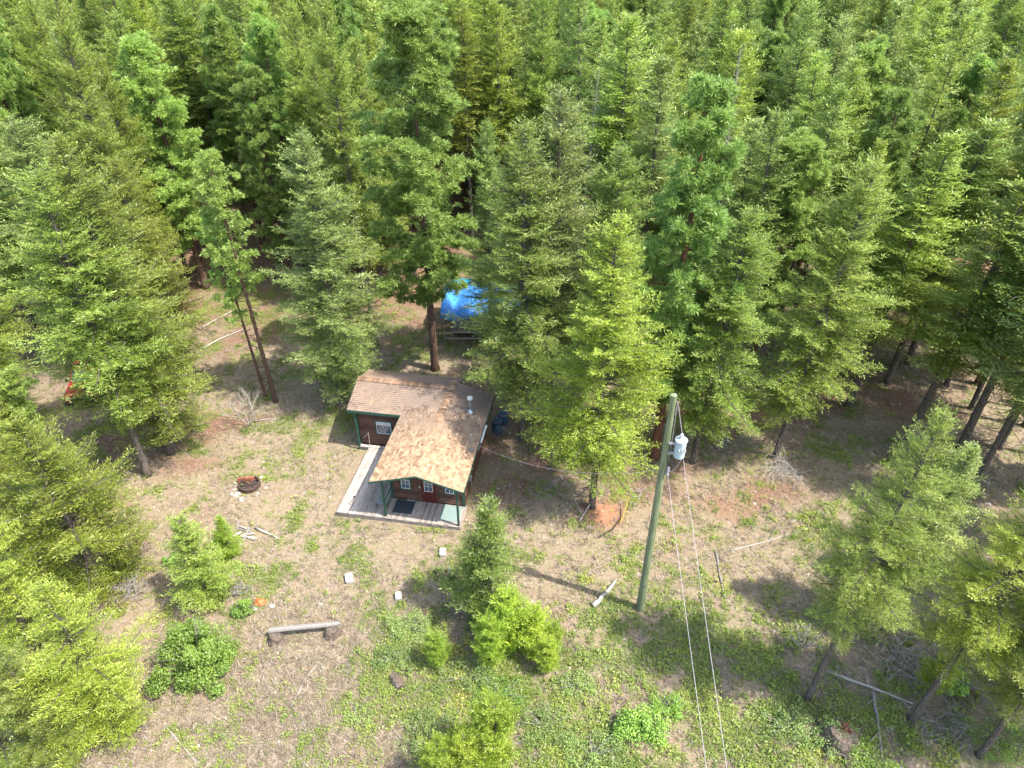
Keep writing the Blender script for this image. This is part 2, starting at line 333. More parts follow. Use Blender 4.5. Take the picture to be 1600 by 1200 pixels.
def fir_crown(name, rs, h, zb, limbs, tw=.12, sp=.06, slen=.14, swid=.055, frond=.34, thin=.0):
    P = []; D = []; S = []; T = []; E = []      # per twig: start, dir, length, tone, side axis
    for l in limbs:
        L = l[2]; n = max(4, int(L/tw)); ts = np.linspace(.16 if L > 1 else .05, .98, n)+rs.uniform(-.02, .02, n)
        xyz = np.array([limb_pts(l, t) for t in ts]); nxt = np.array([limb_pts(l, t+.03) for t in ts]); ax = unit(nxt-xyz)
        side = unit(np.cross(ax, np.array([0, 0, 1.0]))); fl = frond*L*(1.05-ts)**.75*np.clip(ts*4, .4, 1)+.12
        lt = rs.uniform(-.24, .24)
        for sgn in (-1, 1):
            keep = rs.rand(n) > thin
            d = unit(ax*rs.uniform(.55, 1.0, (n, 1))+side*sgn*rs.uniform(.6, 1.1, (n, 1))+np.array([0, 0, 1])*rs.uniform(-.55, .70, (n, 1)))
            P.append(xyz[keep]); D.append(d[keep]); S.append((fl*rs.uniform(.6, 1.2, n))[keep]); T.append((np.full(n, lt))[keep])
        P.append(xyz[-1:]); D.append(unit(ax[-1:]+np.array([[0, 0, .1]]))); S.append(np.array([.22+.05*L])); T.append(np.array([lt]))
    # the leader
    zz = np.arange(h-.9, h, .1); P.append(np.stack([zz*0, zz*0, zz], -1)); D.append(unit(np.stack([rs.uniform(-1, 1, len(zz)), rs.uniform(-1, 1, len(zz)), zz*0+.9], -1))); S.append(np.linspace(.35, .12, len(zz))); T.append(zz*0)
    P = np.concatenate(P); D = np.concatenate(D); S = np.concatenate(S); T = np.concatenate(T)
    cnt = np.maximum(2, (S/sp).astype(int)); idx = np.repeat(np.arange(len(P)), cnt); n = len(idx)
    first = np.concatenate([[0], np.cumsum(cnt)[:-1]]); k = np.arange(n)-first[idx]; tt = (k+.6)/cnt[idx]
    base = P[idx]+D[idx]*(S[idx]*tt)[:, None]; base[:, 2] -= .10*S[idx]*tt*tt
    d = D[idx]; sd = unit(np.cross(d, np.array([0, 0, 1.0])+rs.uniform(-.3, .3, (n, 3)))); sg = np.where(k % 2 == 0, 1, -1)[:, None]
    dr = unit(d*rs.uniform(.5, 1.1, (n, 1))+sd*sg*rs.uniform(.5, 1.1, (n, 1))+rs.uniform(-.5, .7, (n, 1))*np.array([0, 0, 1]))
    ln = slen*rs.uniform(.65, 1.25, (n, 1)); wd = unit(np.cross(dr, rs.uniform(-1, 1, (n, 3))+np.array([0, 0, 1.3])))*(swid*rs.uniform(.35, .62, (n, 1)))
    V = np.stack([base, base+dr*ln*.45+wd, base+dr*ln, base+dr*ln*.45-wd], 1)
    tone = np.clip(.45+T[idx]+rs.uniform(-.28, .28, n)+.22*(tt > .8)+rs.rand(n)**9*.5, 0, 1)
    return np_mesh(name, V, 4, tone)
def pine_crown(name, rs, h, zb, limbs, dens=1.0, nl=.26, nw=.022, tuft=22):
    P = []; A = []
    for l in limbs:
        L = l[2]; n = int((4+L*10)*dens)
        nc = max(2, int(L*2.6)); tc_ = np.clip(1-np.arange(nc)/nc*.75+rs.uniform(-.06, .06, nc), .1, 1); kc = rs.randint(0, nc, n); co = rs.normal(0, 1, (nc, 3))*(.05+.30*L*(1.05-tc_)[:, None])*np.array([1, 1, .35]); t = tc_[kc]; xyz = np.array([limb_pts(l, v) for v in t]); ph = l[1]
        off = co[kc]+rs.normal(0, .14, (n, 3))*np.array([1, 1, .7])+np.array([0, 0, .10])
        P.append(xyz+off); ax = unit(np.stack([np.full(n, math.cos(ph)), np.full(n, math.sin(ph)), np.full(n, .45)], -1)+unit(off)*.5); A.append(ax)
    zz = np.linspace(h-.8, h, 7); P.append(np.stack([zz*0, zz*0, zz], -1)); A.append(np.tile([0, 0, 1.0], (7, 1)))
    P = np.concatenate(P); A = np.concatenate(A); n = len(P); idx = np.repeat(np.arange(n), tuft); m = len(idx)
    dr = unit(A[idx]*.75+unit(rs.normal(0, 1, (m, 3)))*1.05); ln = nl*rs.uniform(.7, 1.15, (m, 1)); w = unit(np.cross(dr, rs.normal(0, 1, (m, 3))))*nw
    b = P[idx]+dr*.02
    V = np.stack([b-w*.6, b+dr*ln*.5+w, b+dr*ln, b+dr*ln*.45-w], 1)
    tn = np.repeat(rs.uniform(.25, .75, n), tuft)+rs.uniform(-.2, .2, m)+rs.rand(m)**8*.3
    return np_mesh(name, V, 4, np.clip(tn, 0, 1))
PROTO = {}
def proto(key, kind, seed, h, zbf, Rm, **k):
    rs = np.random.RandomState(seed); zb = h*zbf
    if kind == 'fir':
        limbs = limb_list(rs, h, zb, Rm, k.get('spacing', .42), k.get('per', 5), k.get('shape', .72), k.get('droop', .28))
        cr = fir_crown("crown", rs, h, zb, limbs, k.get('tw', .12), k.get('sp', .05), k.get('slen', .155), k.get('swid', .036), k.get('frond', .34), k.get('thin', 0))
    else:
        limbs = limb_list(rs, h, zb, Rm, k.get('spacing', .72), k.get('per', 4), k.get('shape', .62), k.get('droop', .05))
        cr = pine_crown("crown", rs, h, zb, limbs, k.get('dens', 1.0), k.get('nl', .27), k.get('nw', .022), k.get('tuft', 22))
    tm = trunk_mesh("trunk", h, k.get('r0', .011*h+.02), limbs, rs, zb, k.get('dead', 12), nlimb=k.get('nlimb', 1), Ld=k.get('Ld', 1.4))
    cr.materials.append(M['fir'] if kind == 'fir' else M['pine']); tm.materials.append(M['bark'] if kind == 'fir' else M['pinebark'])
    PROTO[key] = dict(h=h, R=Rm, crown=cr, trunk=tm, kind=kind)
# full crowned firs of the clearing's edge
for i, sd in enumerate((11, 12, 13, 14)): proto('edge%d' % i, 'fir', sd, 16, .17+.03*i, 2.9, dead=20, r0=.165, spacing=.30, per=7, shape=.6, frond=.34, slen=.16, swid=.038, Ld=1.9)
# narrower forest firs with a bare lower trunk
for i, sd in enumerate((21, 22, 23, 24, 25, 26)): proto('wood%d' % i, 'fir', sd, 18, (.30, .36, .47, .33, .52, .38)[i], (2.0, 1.8, 1.7, 2.2, 1.75, 1.9)[i], dead=22, spacing=.36, per=7, tw=.14, sp=.062, slen=.20, swid=.052, nlimb=2, Ld=1.7, r0=.145, shape=.6, frond=.38)
proto('near1', 'fir', 28, 16, .10, 2.8, dead=16, spacing=.30, per=7, shape=.6, frond=.34, Ld=1.8)
proto('near2', 'fir', 29, 16, .27, 2.8, dead=22, spacing=.29, per=7, shape=.55, frond=.34, Ld=2.2)
proto('near0', 'fir', 27, 15, .36, 2.7, dead=26, spacing=.30, per=6, shape=.72, Ld=2.0, r0=.16, slen=.125, swid=.026, sp=.036, tw=.10, frond=.4)
for i, sd in enumerate((61, 62)): proto('snag%d' % i, 'fir', sd, 16, .3, 1.5, dead=60, spacing=.45, per=5, thin=.93, Ld=1.6, r0=.15)
proto('pine0', 'pine', 31, 21, .24, 2.7, dead=14, r0=.20, dens=1.9, spacing=.62, per=5, shape=.5, tuft=24)
proto('pine1', 'pine', 32, 18, .22, 2.2, dead=14, r0=.22, per=5, dens=1.5, spacing=.6, shape=.5, tuft=24)
proto('lodge', 'pine', 33, 15, .50, 1.35, dead=34, dens=.9, r0=.13, nl=.2, spacing=.5, per=4, Ld=1.2)
for i, sd in enumerate((41, 42)): proto('young%d' % i, 'fir', sd, 5.2, .03, 1.35, dead=0, spacing=.2, per=6, tw=.075, sp=.038, slen=.12, swid=.03, frond=.40, shape=.85, droop=-.05, r0=.055)
for i, sd in enumerate((45, 46)): proto('sap%d' % i, 'fir', sd, 2.0, .04, .85, dead=0, spacing=.13, per=6, tw=.05, sp=.028, slen=.09, swid=.024, frond=.5, shape=.5, droop=-.35, r0=.025)
for i, sd in enumerate((51, 52, 53)): proto('dense%d' % i, 'fir', sd, 9.0, .05, 2.4, dead=6, spacing=.33, per=6, tw=.09, sp=.042, slen=.13, swid=.029, frond=.42, shape=.85, droop=.02, r0=.13)

TREES = []      # (x, y, spread) of everything standing, so the random forest keeps clear
def tree(key, x, y, h, Rr, tone, label, group=None, name=None, lean=(0, 0), cat=None, rot=None, bark=None):
    p = PROTO[key]; pine = p['kind'] == 'pine'
    rt = empty(name or ("pine_tree" if pine else "fir_tree"), (x, y, gzf(x, y)), 0, label, cat or ("pine tree" if pine else "fir tree"), group)
    rz = rot if rot is not None else (x*12.9898+y*78.233) % (2*PI)
    rt.rotation_euler = (lean[1], lean[0], rz) if lean == (0, 0) else (Matrix.Rotation(lean[0], 3, 'Y') @ Matrix.Rotation(lean[1], 3, 'X') @ Matrix.Rotation(rz, 3, 'Z')).to_euler()
    s = Rr/p['R']; rt.scale = (s, s, h/p['h'])
    for nm, me_ in (("trunk", p['trunk']), ("crown", p['crown'])):
        o = bpy.data.objects.new(nm, me_); COL.objects.link(o); o.parent = rt
        o.material_slots[0].link = 'OBJECT'
        o.material_slots[0].material = M[tone] if nm == "crown" else M[bark or ('pinebark' if pine else 'bark')]
    TREES.append((x, y)); return rt
def T(key, bx, by, ty, Rr, tone, label, **k):
    p = at(bx, by); h = height_for(p, ty); return tree(key, p.x, p.y, h, Rr, tone, label, **k)
# --- trees at the edge of the clearing, each where its trunk meets the ground
T('near2', 231, 742, 262, 3.15, 'fir', "broad full fir left of the fire pit, nearest of the left clump", lean=(.02, 0))
T('near1', 268, 708, 215, 3.7, 'fir', "fir with thick dark trunk just behind the nearest fir of the left clump")
T('edge2', 165, 560, 190, 4.0, 'firgrey', "tall fir standing directly behind the red truck")
T('near1', 5, 660, 255, 3.5, 'fir', "fir between the red truck and the left border of the photo")
T('pine1', 322, 450, 62, 2.9, 'pine', "soft light green pine with dark bare trunk left of the grassy glade")
T('lodge', 431, 627, 238, 1.5, 'pine', "slender half bare pine leaning over the dead grey shrub", lean=(-.03, 0))
T('lodge', 416, 622, 330, 1.1, 'pine', "shorter thin pine right beside the slender half bare pine", lean=(-.05, 0), rot=2.2)
T('near1', 541, 627, 205, 3.3, 'firgrey', "bushy pale tipped fir behind the left wing of the cabin")
T('pine0', 680, 578, 6, 3.75, 'pine', "tallest pine with bluish green needles right behind the cabin")
T('edge1', 815, 686, 195, 3.4, 'firdark', "dark fir with long bare trunk nearest to the blue barrel", rot=1.0)
T('edge3', 857, 657, 140, 3.3, 'firgrey', "grey green fir second behind the blue barrel, hiding the tarp's right end", rot=2.5)
T('edge0', 925, 792, 338, 3.2, 'firyellow', "bright yellow green fir with orange dirt at its foot", rot=3.6)
T('edge1', 1082, 722, 328, 3.2, 'fir', "fresh green fir leaning behind the utility pole's transformer", rot=4.4, lean=(.03, 0))
T('pine1', 1022, 714, 135, 2.7, 'pine', "pine with reddish orange trunk left of the utility pole's top", bark='redbark')
T('edge2', 1210, 716, 255, 3.1, 'fir', "fir with dark leaning trunk beside the pile of grey dead branches", lean=(.05, 0))
T('edge3', 935, 628, 230, 3.0, 'fir', "fir behind the bright yellow green fir, its dark trunk showing left of it")
T('wood0', 1325, 634, 215, 3.1, 'fir', "fir with slim dark trunk behind the pile of grey dead branches, left of two", lean=(.04, 0))
T('wood3', 1385, 598, 190, 3.1, 'firdark', "fir with slim dark trunk behind the pile of grey dead branches, right of two", lean=(.03, 0))
T('wood1', 1412, 702, 280, 3.0, 'fir', "fir whose dark trunk rises just left of the nearest right hand fir's tip", lean=(.05, 0))
T('wood4', 1486, 730, 300, 3.0, 'firdark', "dark fir right behind the tip of the nearest right hand fir")
T('wood2', 1504, 795, 380, 2.0, 'firgrey', "thin fir whose trunk rises right of the nearest right hand fir")
T('edge1', 1560, 700, 170, 3.3, 'fir', "dark tall fir at the right border of the photo, grey dead top twigs", rot=.4)
T('near0', 1261, 1092, 648, 2.2, 'fir', "near fir with long leaning grey trunk above the big rotten stump", rot=5.2, lean=(.045, -.02), bark='bark')
T('near0', 1424, 1125, 720, 2.3, 'firyellow', "yellow green fir with tall dark trunk in the lower right thicket", rot=.9, lean=(.05, 0))
T('near0', 1530, 1180, 880, 2.2, 'fir', "fir with dark trunk at the lower right corner")
T('wood0', 1380, 985, 700, 1.6, 'firgrey', "small half bare fir behind the lower right thicket")
T('near1', 768, 556, 190, 2.1, 'firdark', "dark fir between the cabin roof and the blue tarp shelter")
T('near0', 1598, 1030, 700, 2.5, 'fir', "fir at the right border above the lower right corner")
T('near2', 1665, 1165, 760, 2.8, 'firdark', "fir just outside the right border whose shade falls on the lower right thicket")
T('edge0', 600, 462, 60, 2.9, 'fir', "fir standing left behind the tallest pine's lower trunk")
T('edge3', 648, 432, 45, 2.9, 'firdark', "dark fir directly behind the tallest pine")
T('edge1', 545, 470, 95, 2.8, 'firyellow', "bright fir behind the bushy pale tipped fir")
T('near1', 288, 592, 250, 2.7, 'firyellow', "fir filling the left clump's right side, beside the grassy glade")
T('near1', 95, 520, 150, 3.0, 'fir', "tall fir far behind the red truck at the left")
# --- the bright low firs at the lower left
T('dense0', 160, 918, 650, 3.8, 'firyellow', "wide bright yellow green fir reaching over dead grey twigs at the left", name="fir_tree")
T('dense1', 185, 1125, 915, 2.7, 'firyellow', "dense rounded yellow green fir lowest beside the pale grass slope")
T('dense2', 60, 1010, 760, 2.5, 'firyellow', "bright fir between the wide yellow green fir and the left border")
T('dense0', 30, 1190, 985, 2.4, 'youngmid', "light green fir in the lower left corner", rot=1.2)
T('dense1', 40, 850, 560, 2.9, 'firyellow', "bright fir by the left border below the red truck", rot=3)
T('pine1', 62, 782, 535, 2.2, 'pine', "small light green pine by the left border in front of the red truck", rot=3)
T('dense2', 110, 1180, 1010, 1.7, 'youngmid', "low fir squeezed between the corner fir and the dense rounded fir", rot=2)
T('dense2', -60, 960, 640, 2.6, 'firyellow', "bright fir partly cut off by the left border", rot=4)
# --- young trees and saplings in the open
T('young0', 768, 965, 788, 1.95, 'youngmid', "young pale tipped fir standing in front of the cabin deck's right end", name="young_fir", cat="young fir")
T('young1', 328, 938, 812, 1.65, 'youngmid', "young yellow green fir above the round leafy bush", name="young_fir", cat="young fir")
T('young0', 362, 868, 808, .8, 'young', "small bright fir behind the young yellow green fir, by the scrap wood", name="young_fir", cat="young fir", rot=2)
for bx, by, ty, rr, lb in ((795, 1015, 925, 1.0, "bright lime sapling touching the foot of the young pale tipped fir"), (765, 1040, 965, .8, "lime sapling left in the row below the young pale tipped fir"),
    (832, 1022, 955, .85, "broad lime sapling in the middle of the row below the young fir"), (853, 1048, 1000, .6, "small lime sapling lowest right in the row below the young fir"), (862, 1010, 975, .55, "small green sapling at the right end of the row below the young fir"),
    (683, 1038, 990, .62, "lone round lime sapling among the pale shrubs right of the dark chunk of log"), (775, 1195, 1100, 1.1, "large lime sapling at the bottom border, middle"), (730, 1215, 1150, .9, "lime sapling at the bottom border left of the large one"),
    (690, 1230, 1165, .8, "low lime sapling at the bottom border, leftmost of three"), (1445, 1085, 1030, .7, "small yellow green sapling in the shade of the lower right thicket")):
    T('sap%d' % (bx % 2), bx, by, ty, rr, 'young', lb, name="sapling", cat="sapling", group="bright conifer saplings in the clearing", rot=bx)

# ---------------------------------------------------------------- the forest behind
CURVE = [(-900, 640), (-300, 640), (0, 640), (90, 585), (200, 560), (285, 500), (315, 420), (335, 380), (425, 380), (450, 520), (560, 500), (660, 480), (690, 408), (870, 408), (885, 565), (1050, 590), (1200, 610), (1300, 600), (1450, 650), (1600, 700), (1640, 760), (1680, 1250), (3000, 1300)]
def edge_py(px):
    for (a, b_), (c_, d) in zip(CURVE, CURVE[1:]):
        if a <= px <= c_: return b_+(d-b_)*(px-a)/(c_-a)
    return 400 if px < 0 else 1200
rng = random.Random(5); cand = []
yy = 12.0
while yy < 150:
    st = 3.5 if yy < 62 else (3.7 if yy < 85 else 4.4)
    xx = -120.0+rng.uniform(0, st)
    while xx < 120:
        cand.append((xx+rng.uniform(-.38, .38)*st, yy+rng.uniform(-.38, .38)*st)); xx += st
    yy += st*.9
picked = []
trx = at(130, 628)
for x, y in cand:
    px, py, d = proj(x, y, 0)
    if d < 5 or py > edge_py(px): continue
    if any((x-a)**2+(y-b_)**2 < 2.5**2 for a, b_ in TREES): continue
    if -6.8 < x < 4.5 and 39.5 < y < 49.5: continue
    if (x-trx.x)**2+(y-trx.y)**2 < 3.4**2: continue
    h = rng.uniform(14.5, 21.5)*(.86+.28*fbm(np.array([x*.05+3]), np.array([y*.05]))[0]*1.0)
    hx, hy, _ = proj(x, y, h); mx = max(px, hx); mn = min(px, hx); mrg = 2.2*FPX/d
    if px > 800 and mn > 1600+mrg and not (x < 34 and y < 60 and mn < 1600+mrg+4*FPX/d): continue
    if px <= 800 and mx < -mrg: continue
    if hy > 1260: continue
    picked.append((y, x, h, px, hx, hy, d))
picked.sort()
near = [p for p in picked if p[0] < 400][:262]; rest = picked[len(near):]
print("forest trees", len(picked), "individual", len(near), "farthest individual y", near[-1][0])
TONES = [('fir', "green"), ('firyellow', "yellow green"), ('firdark', "dark green"), ('firgrey', "greyish green")]
ZONES = [(140, "above the left border clump"), (300, "behind the red truck"), (430, "behind the slender pine"), (560, "behind the bushy pale tipped fir"), (700, "behind the tallest pine"), (860, "behind the blue tarp shelter"),
    (1020, "behind the brightest fir"), (1160, "behind the red trunked pine"), (1300, "behind the brush pile"), (1450, "above the near leaning fir"), (1602, "near the right border"), (9999, "right of the photo's border")]
for y, x, h, px, hx, hy, d in near:
    rr = rng.random(); mid = (px+hx)/2
    nf = fbm(np.array([x*.09]), np.array([y*.09]))[0]
    tk = TONES[0] if rr < .34 else TONES[1] if rr < .34+.8*nf*.55 else TONES[2] if rr < .80 else TONES[3]
    zone = next(z for lim, z in ZONES if mid < lim)
    depth = "forest edge" if y < 46 else "second rank" if y < 56 else "middle rank" if y < 68 else "far rank" if y < 84 else "farthest rank"
    tall = "tall" if h > 18.2 else "short" if h < 15.6 else "mid height"
    if rng.random() < .05:
        tree('snag%d' % rng.randrange(2), x, y, h*rng.uniform(.8, .95), 1.5, 'firgrey', "bare grey dead fir, %s, %s" % (depth, zone), group="firs of the forest", name="dead_fir", rot=rng.uniform(0, 6.28), lean=(rng.uniform(-.08, .08), rng.uniform(-.05, .05)), bark='deadwood')
        continue
    if rng.random() < .10:
        tree(rng.choice(('pine0', 'pine1')), x, y, h*1.02, rng.uniform(2.0, 2.6), 'pine', "%s soft needled pine, %s, %s" % (tall, depth, zone), group="pines of the forest", rot=rng.uniform(0, 6.28))
    else:
        wide = rng.uniform(1.9, 3.0)
        k = 'wood%d' % rng.randrange(6)
        if rng.random() < (.7 if y < 52 and mid < 900 else .25): k = 'edge%d' % rng.randrange(4); wide *= .95
        if mid > 1230 and y < 48: k = 'wood%d' % rng.choice((2, 4)); wide *= .82
        tree(k, x, y, h, wide, tk[0], "%s %s %s fir, %s, %s" % (tall, "slim" if wide < 2.4 else "broad", tk[1], depth, zone), group="firs of the forest", rot=rng.uniform(0, 6.28), lean=(rng.uniform(-.03, .03), rng.uniform(-.03, .03)))
bpy.context.view_layer.update(); same = {}
for o in list(COL.objects):
    if o.get('group') in ("firs of the forest", "pines of the forest"): same.setdefault(o['label'], []).append(o)
for lb, os_ in same.items():
    os_.sort(key=lambda o: proj(o.location.x, o.location.y, 10)[0])
    if len(os_) == 2: os_[0]['label'] = lb+", left one"; os_[1]['label'] = lb+", right one"
    if len(os_) == 3: os_[0]['label'] = lb+", leftmost"; os_[1]['label'] = lb+", centre one"; os_[2]['label'] = lb+", rightmost"
    if len(os_) >= 4:
        for o, wd_ in zip(os_, ("leftmost", "second", "third", "fourth", "fifth")): o["label"] = lb+", "+wd_
# the wood beyond, one mass
src = bpy.data.collections.new("forest_source")
for i in range(6):
    c_ = bpy.data.collections.new("forest_source_%d" % i); src.children.link(c_)
    for nm in ("trunk", "crown"):
        o = bpy.data.objects.new("far_"+nm, PROTO['wood%d' % i][nm]); c_.objects.link(o)
        if nm == "crown": o.material_slots[0].link = 'OBJECT'; o.material_slots[0].material = M[('fir', 'firyellow', 'fir', 'firdark', 'firgrey', 'fir')[i]]
pm = bpy.data.meshes.new("forest"); pm.from_pydata([(x, y, 0) for y, x, *_ in rest], [], [])
for nm, ty, vals in (("rot", 'FLOAT', [rng.uniform(0, 6.28) for _ in rest]), ("kindno", 'INT', [rng.randrange(6) for _ in rest]), ("tall", 'FLOAT', [q[2]/18 for q in rest]), ("wid", 'FLOAT', [rng.uniform(.95, 1.45) for _ in rest])):
    a = pm.attributes.new(nm, ty, 'POINT'); a.data.foreach_set("value", vals)
fo = bpy.data.objects.new("forest", pm); COL.objects.link(fo); setup(fo, "far mass of fir wood behind the last separate trees", "forest", kind="stuff")
g = bpy.data.node_groups.new("far_forest", 'GeometryNodeTree'); g.interface.new_socket("Geometry", in_out='INPUT', socket_type='NodeSocketGeometry'); g.interface.new_socket("Geometry", in_out='OUTPUT', socket_type='NodeSocketGeometry')
gi = g.nodes.new("NodeGroupInput"); go = g.nodes.new("NodeGroupOutput"); ci = g.nodes.new("GeometryNodeCollectionInfo"); ci.inputs["Collection"].default_value = src; ci.inputs["Separate Children"].default_value = True
ip = g.nodes.new("GeometryNodeInstanceOnPoints"); ip.inputs["Pick Instance"].default_value = True
def nattr(nm, ty): n_ = g.nodes.new("GeometryNodeInputNamedAttribute"); n_.data_type = ty; n_.inputs["Name"].default_value = nm; return n_.outputs["Attribute"]
cx = g.nodes.new("ShaderNodeCombineXYZ"); cs = g.nodes.new("ShaderNodeCombineXYZ"); g.links.new(nattr("rot", 'FLOAT'), cx.inputs[2]); wq = nattr("wid", 'FLOAT')
g.links.new(wq, cs.inputs[0]); g.links.new(wq, cs.inputs[1]); g.links.new(nattr("tall", 'FLOAT'), cs.inputs[2])
g.links.new(gi.outputs[0], ip.inputs["Points"]); g.links.new(ci.outputs[0], ip.inputs["Instance"]); g.links.new(nattr("kindno", 'INT'), ip.inputs["Instance Index"])
g.links.new(cx.outputs[0], ip.inputs["Rotation"]); g.links.new(cs.outputs[0], ip.inputs["Scale"]); g.links.new(ip.outputs[0], go.inputs[0])
md = fo.modifiers.new("far_forest", 'NODES'); md.node_group = g

# ================================================================ THE CABIN
CA = R(9.5); CO = Vector((-6.24, 27.12, 0))
def cab(lx, ly, z=0.0): return Vector((CO.x+lx*math.cos(CA)+ly*math.sin(CA), CO.y-lx*math.sin(CA)+ly*math.cos(CA), z))
M['log'] = simple("stained_log_siding", (.115, .052, .034), (.050, .025, .018), 5, .7, .3, stretch=(.5, 4, 4), attr=True, c3=(.185, .095, .058))
M['green'] = simple("green_paint", (.045, .115, .080), (.028, .075, .052), 8, .6)
M['whitep'] = simple("white_paint", (.75, .76, .74), (.58, .59, .58), 8, .5)
M['doorred'] = simple("red_stained_door", (.15, .026, .020), (.085, .016, .014), 7, .45, stretch=(3, 3, .6))
M['deck'] = simple("weathered_deck_boards", (.38, .32, .275), (.22, .175, .145), 3.2, .85, .3, stretch=(6, .6, 2), attr=True, c3=(.54, .48, .42))
M['glass'], nt, b = newmat("window_glass"); b.inputs["Base Color"].default_value = (.05, .07, .10, 1); b.inputs["Roughness"].default_value = .06; b.inputs["Specular IOR Level"].default_value = 1.0
M['metal'] = simple("galvanised_metal", (.55, .57, .60), (.40, .42, .44), 10, .38, metal=.7)
M['mat_dark'] = simple("dark_rubber_mat", (.045, .060, .068), (.030, .040, .046), 30, .9)
M['mat_pale'] = simple("pale_green_carpet", (.26, .34, .315), (.20, .27, .25), 20, .95)
cabin = empty("log_cabin", cab(0, 0), -CA, "small brown log cabin with L shaped shingle roof, green posts and covered deck", "cabin")
def course_wall(p0, p1, z0, z1, topfn=None, th=.09, ch=.17, seed=1):
    """a wall of rounded log boards from p0 to p1 (cabin coordinates), outside on the right hand side of p0>p1"""
    m = MB(); pr = random.Random(seed); d = Vector((p1[0]-p0[0], p1[1]-p0[1], 0)); L = d.length; d.normalize(); o = Vector((d.y, -d.x, 0)); z = z0; a0 = Vector((p0[0], p0[1], 0))
    top = max(topfn(t) for t in np.linspace(0, L, 30)) if topfn else z1
    while z < top-.02:
        t = pr.uniform(.2, .9); s0, s1 = 0.0, L
        if topfn:
            ok = [q for q in np.linspace(0, L, 60) if topfn(q) >= z+.06]
            if not ok: break
            s0, s1 = ok[0], ok[-1]
        hh = min(ch, top-z); prof = [(0, 0), (.028, .035), (.040, hh/2), (.028, hh-.035), (0, hh)]
        vs = []
        for s in (s0, s1):
            for oo, zz in prof: v = a0+d*s+o*oo; vs.append((v.x, v.y, z+zz))
            for zz in (hh, 0): v = a0+d*s-o*th; vs.append((v.x, v.y, z+zz))
        n = 7; fs = [(i, (i+1) % n, n+(i+1) % n, n+i) for i in range(n)]+[tuple(range(n-1, -1, -1)), tuple(range(n, 2*n))]
        m.add(vs, fs, t); z += ch
    return m
roofz = lambda x: 3.6-abs(x-1.92)*.304-.10
roofw = lambda y: 3.6-abs(y-5.75)*.341-.10
course_wall((0, 0), (3.78, 0), .32, 0, lambda s: roofz(s), seed=2).build("wall", M['log'], cabin)
course_wall((3.78, 0), (3.78, 6.1), .1, 2.94, seed=3).build("wall", M['log'], cabin)
course_wall((0, 3.9), (0, 0), .32, 2.9, seed=4).build("wall", M['log'], cabin)
course_wall((-3.2, 4.0), (-.1, 4.0), .32, 2.9, seed=5).build("wall", M['log'], cabin)
course_wall((-3.2, 7.1), (-3.2, 4.0), .1, 0, lambda s: roofw(7.1-s), seed=6).build("wall", M['log'], cabin)
course_wall((3.78, 6.1), (2.2, 6.1), .1, 0, lambda s: roofz(3.78-s), seed=8).build("wall", M['log'], cabin)
course_wall((2.2, 7.1), (-3.2, 7.1), .1, 3.05, seed=7).build("wall", M['log'], cabin)
for p, h_ in (((-.03, -.03), 2.85), ((3.81, -.03), 2.85), ((-3.23, 3.97), 2.8)):
    m = MB(); m.box((p[0]-.07, p[1]-.035, .3), (p[0]+.07, p[1]+.05, h_)); m.build("corner_board", M['green'], cabin)
# roof: shingle courses laid on each slope
zA = lambda x, y: 3.6-abs(x-1.92)*.304
zB = lambda x, y: 3.6-abs(y-5.75)*.341
SH = MB(); UN = MB(); pr = random.Random(77)
def slope(poly, zf, down):
    """poly in plan, zf height, down = unit plan vector pointing to the eave: staggered shingle tabs clipped to the polygon"""
    dn = Vector(down); ac = Vector((-dn.y, dn.x)); P2 = [Vector(p) for p in poly]
    us = [p.dot(ac) for p in P2]; vs = [p.dot(dn) for p in P2]; st = .125
    vtop = min(vs); v = max(vs); row = 0
    def span(vv):
        xs = []
        for a_, c_ in zip(P2, P2[1:]+P2[:1]):
            va, vc = a_.dot(dn), c_.dot(dn)
            if (va-vv)*(vc-vv) < 0: t = (vv-va)/(vc-va); xs.append((a_+(c_-a_)*t).dot(ac))
        return (min(xs), max(xs)) if len(xs) >= 2 else None
    while v > vtop+.01:
        v1 = v; v0 = max(v-st, vtop); sp = span((v0+v1)/2)
        if sp:
            u = sp[0]-(.1 if row % 2 else 0); rt = pr.uniform(-.08, .08)
            while u < sp[1]-.01:
                w = .2+pr.uniform(-.03, .03); ua, ub = max(u, sp[0]), min(u+w-.008, sp[1]); u += w
                if ub-ua < .02: continue
                lift = .022+pr.uniform(0, .008); t = min(1, max(0, .5+rt+pr.gauss(0, .3)))
                vv1 = v1+.012+pr.uniform(-.006, .01); c4 = []
                for uu, vq, lz in ((ua, v0, .004), (ub, v0, .004), (ub, vv1, lift), (ua, vv1, lift)):
                    q = ac*uu+dn*vq; c4.append(Vector((q.x, q.y, zf(q.x, q.y)+lz)))
                c4 += [c4[3]-Vector((0, 0, .02)), c4[2]-Vector((0, 0, .02))]
                SH.add(c4, [(0, 1, 2, 3) if dn.cross(ac) > 0 else (3, 2, 1, 0), (3, 2, 5, 4)], t)
        v = v0; row += 1
    n = len(P2); tp = [(p.x, p.y, zf(p.x, p.y)-.004) for p in P2]; bt = [(p.x, p.y, zf(p.x, p.y)-.075) for p in P2]
    UN.add(tp+bt, [tuple(range(n)), tuple(range(2*n-1, n-1, -1))]+[(i, (i+1) % n, n+(i+1) % n, n+i) for i in range(n)])
slope([(1.92, -1.65), (4.18, -1.65), (4.22, 6.35), (1.92, 6.35)], zA, (1, 0))
slope([(1.92, -1.65), (1.92, 5.75), (-.49, 3.683), (-.49, -1.65)], zA, (-1, 0))
slope([(-3.6, 3.683), (-.49, 3.683), (1.92, 5.75), (-3.6, 5.75)], zB, (0, -1))
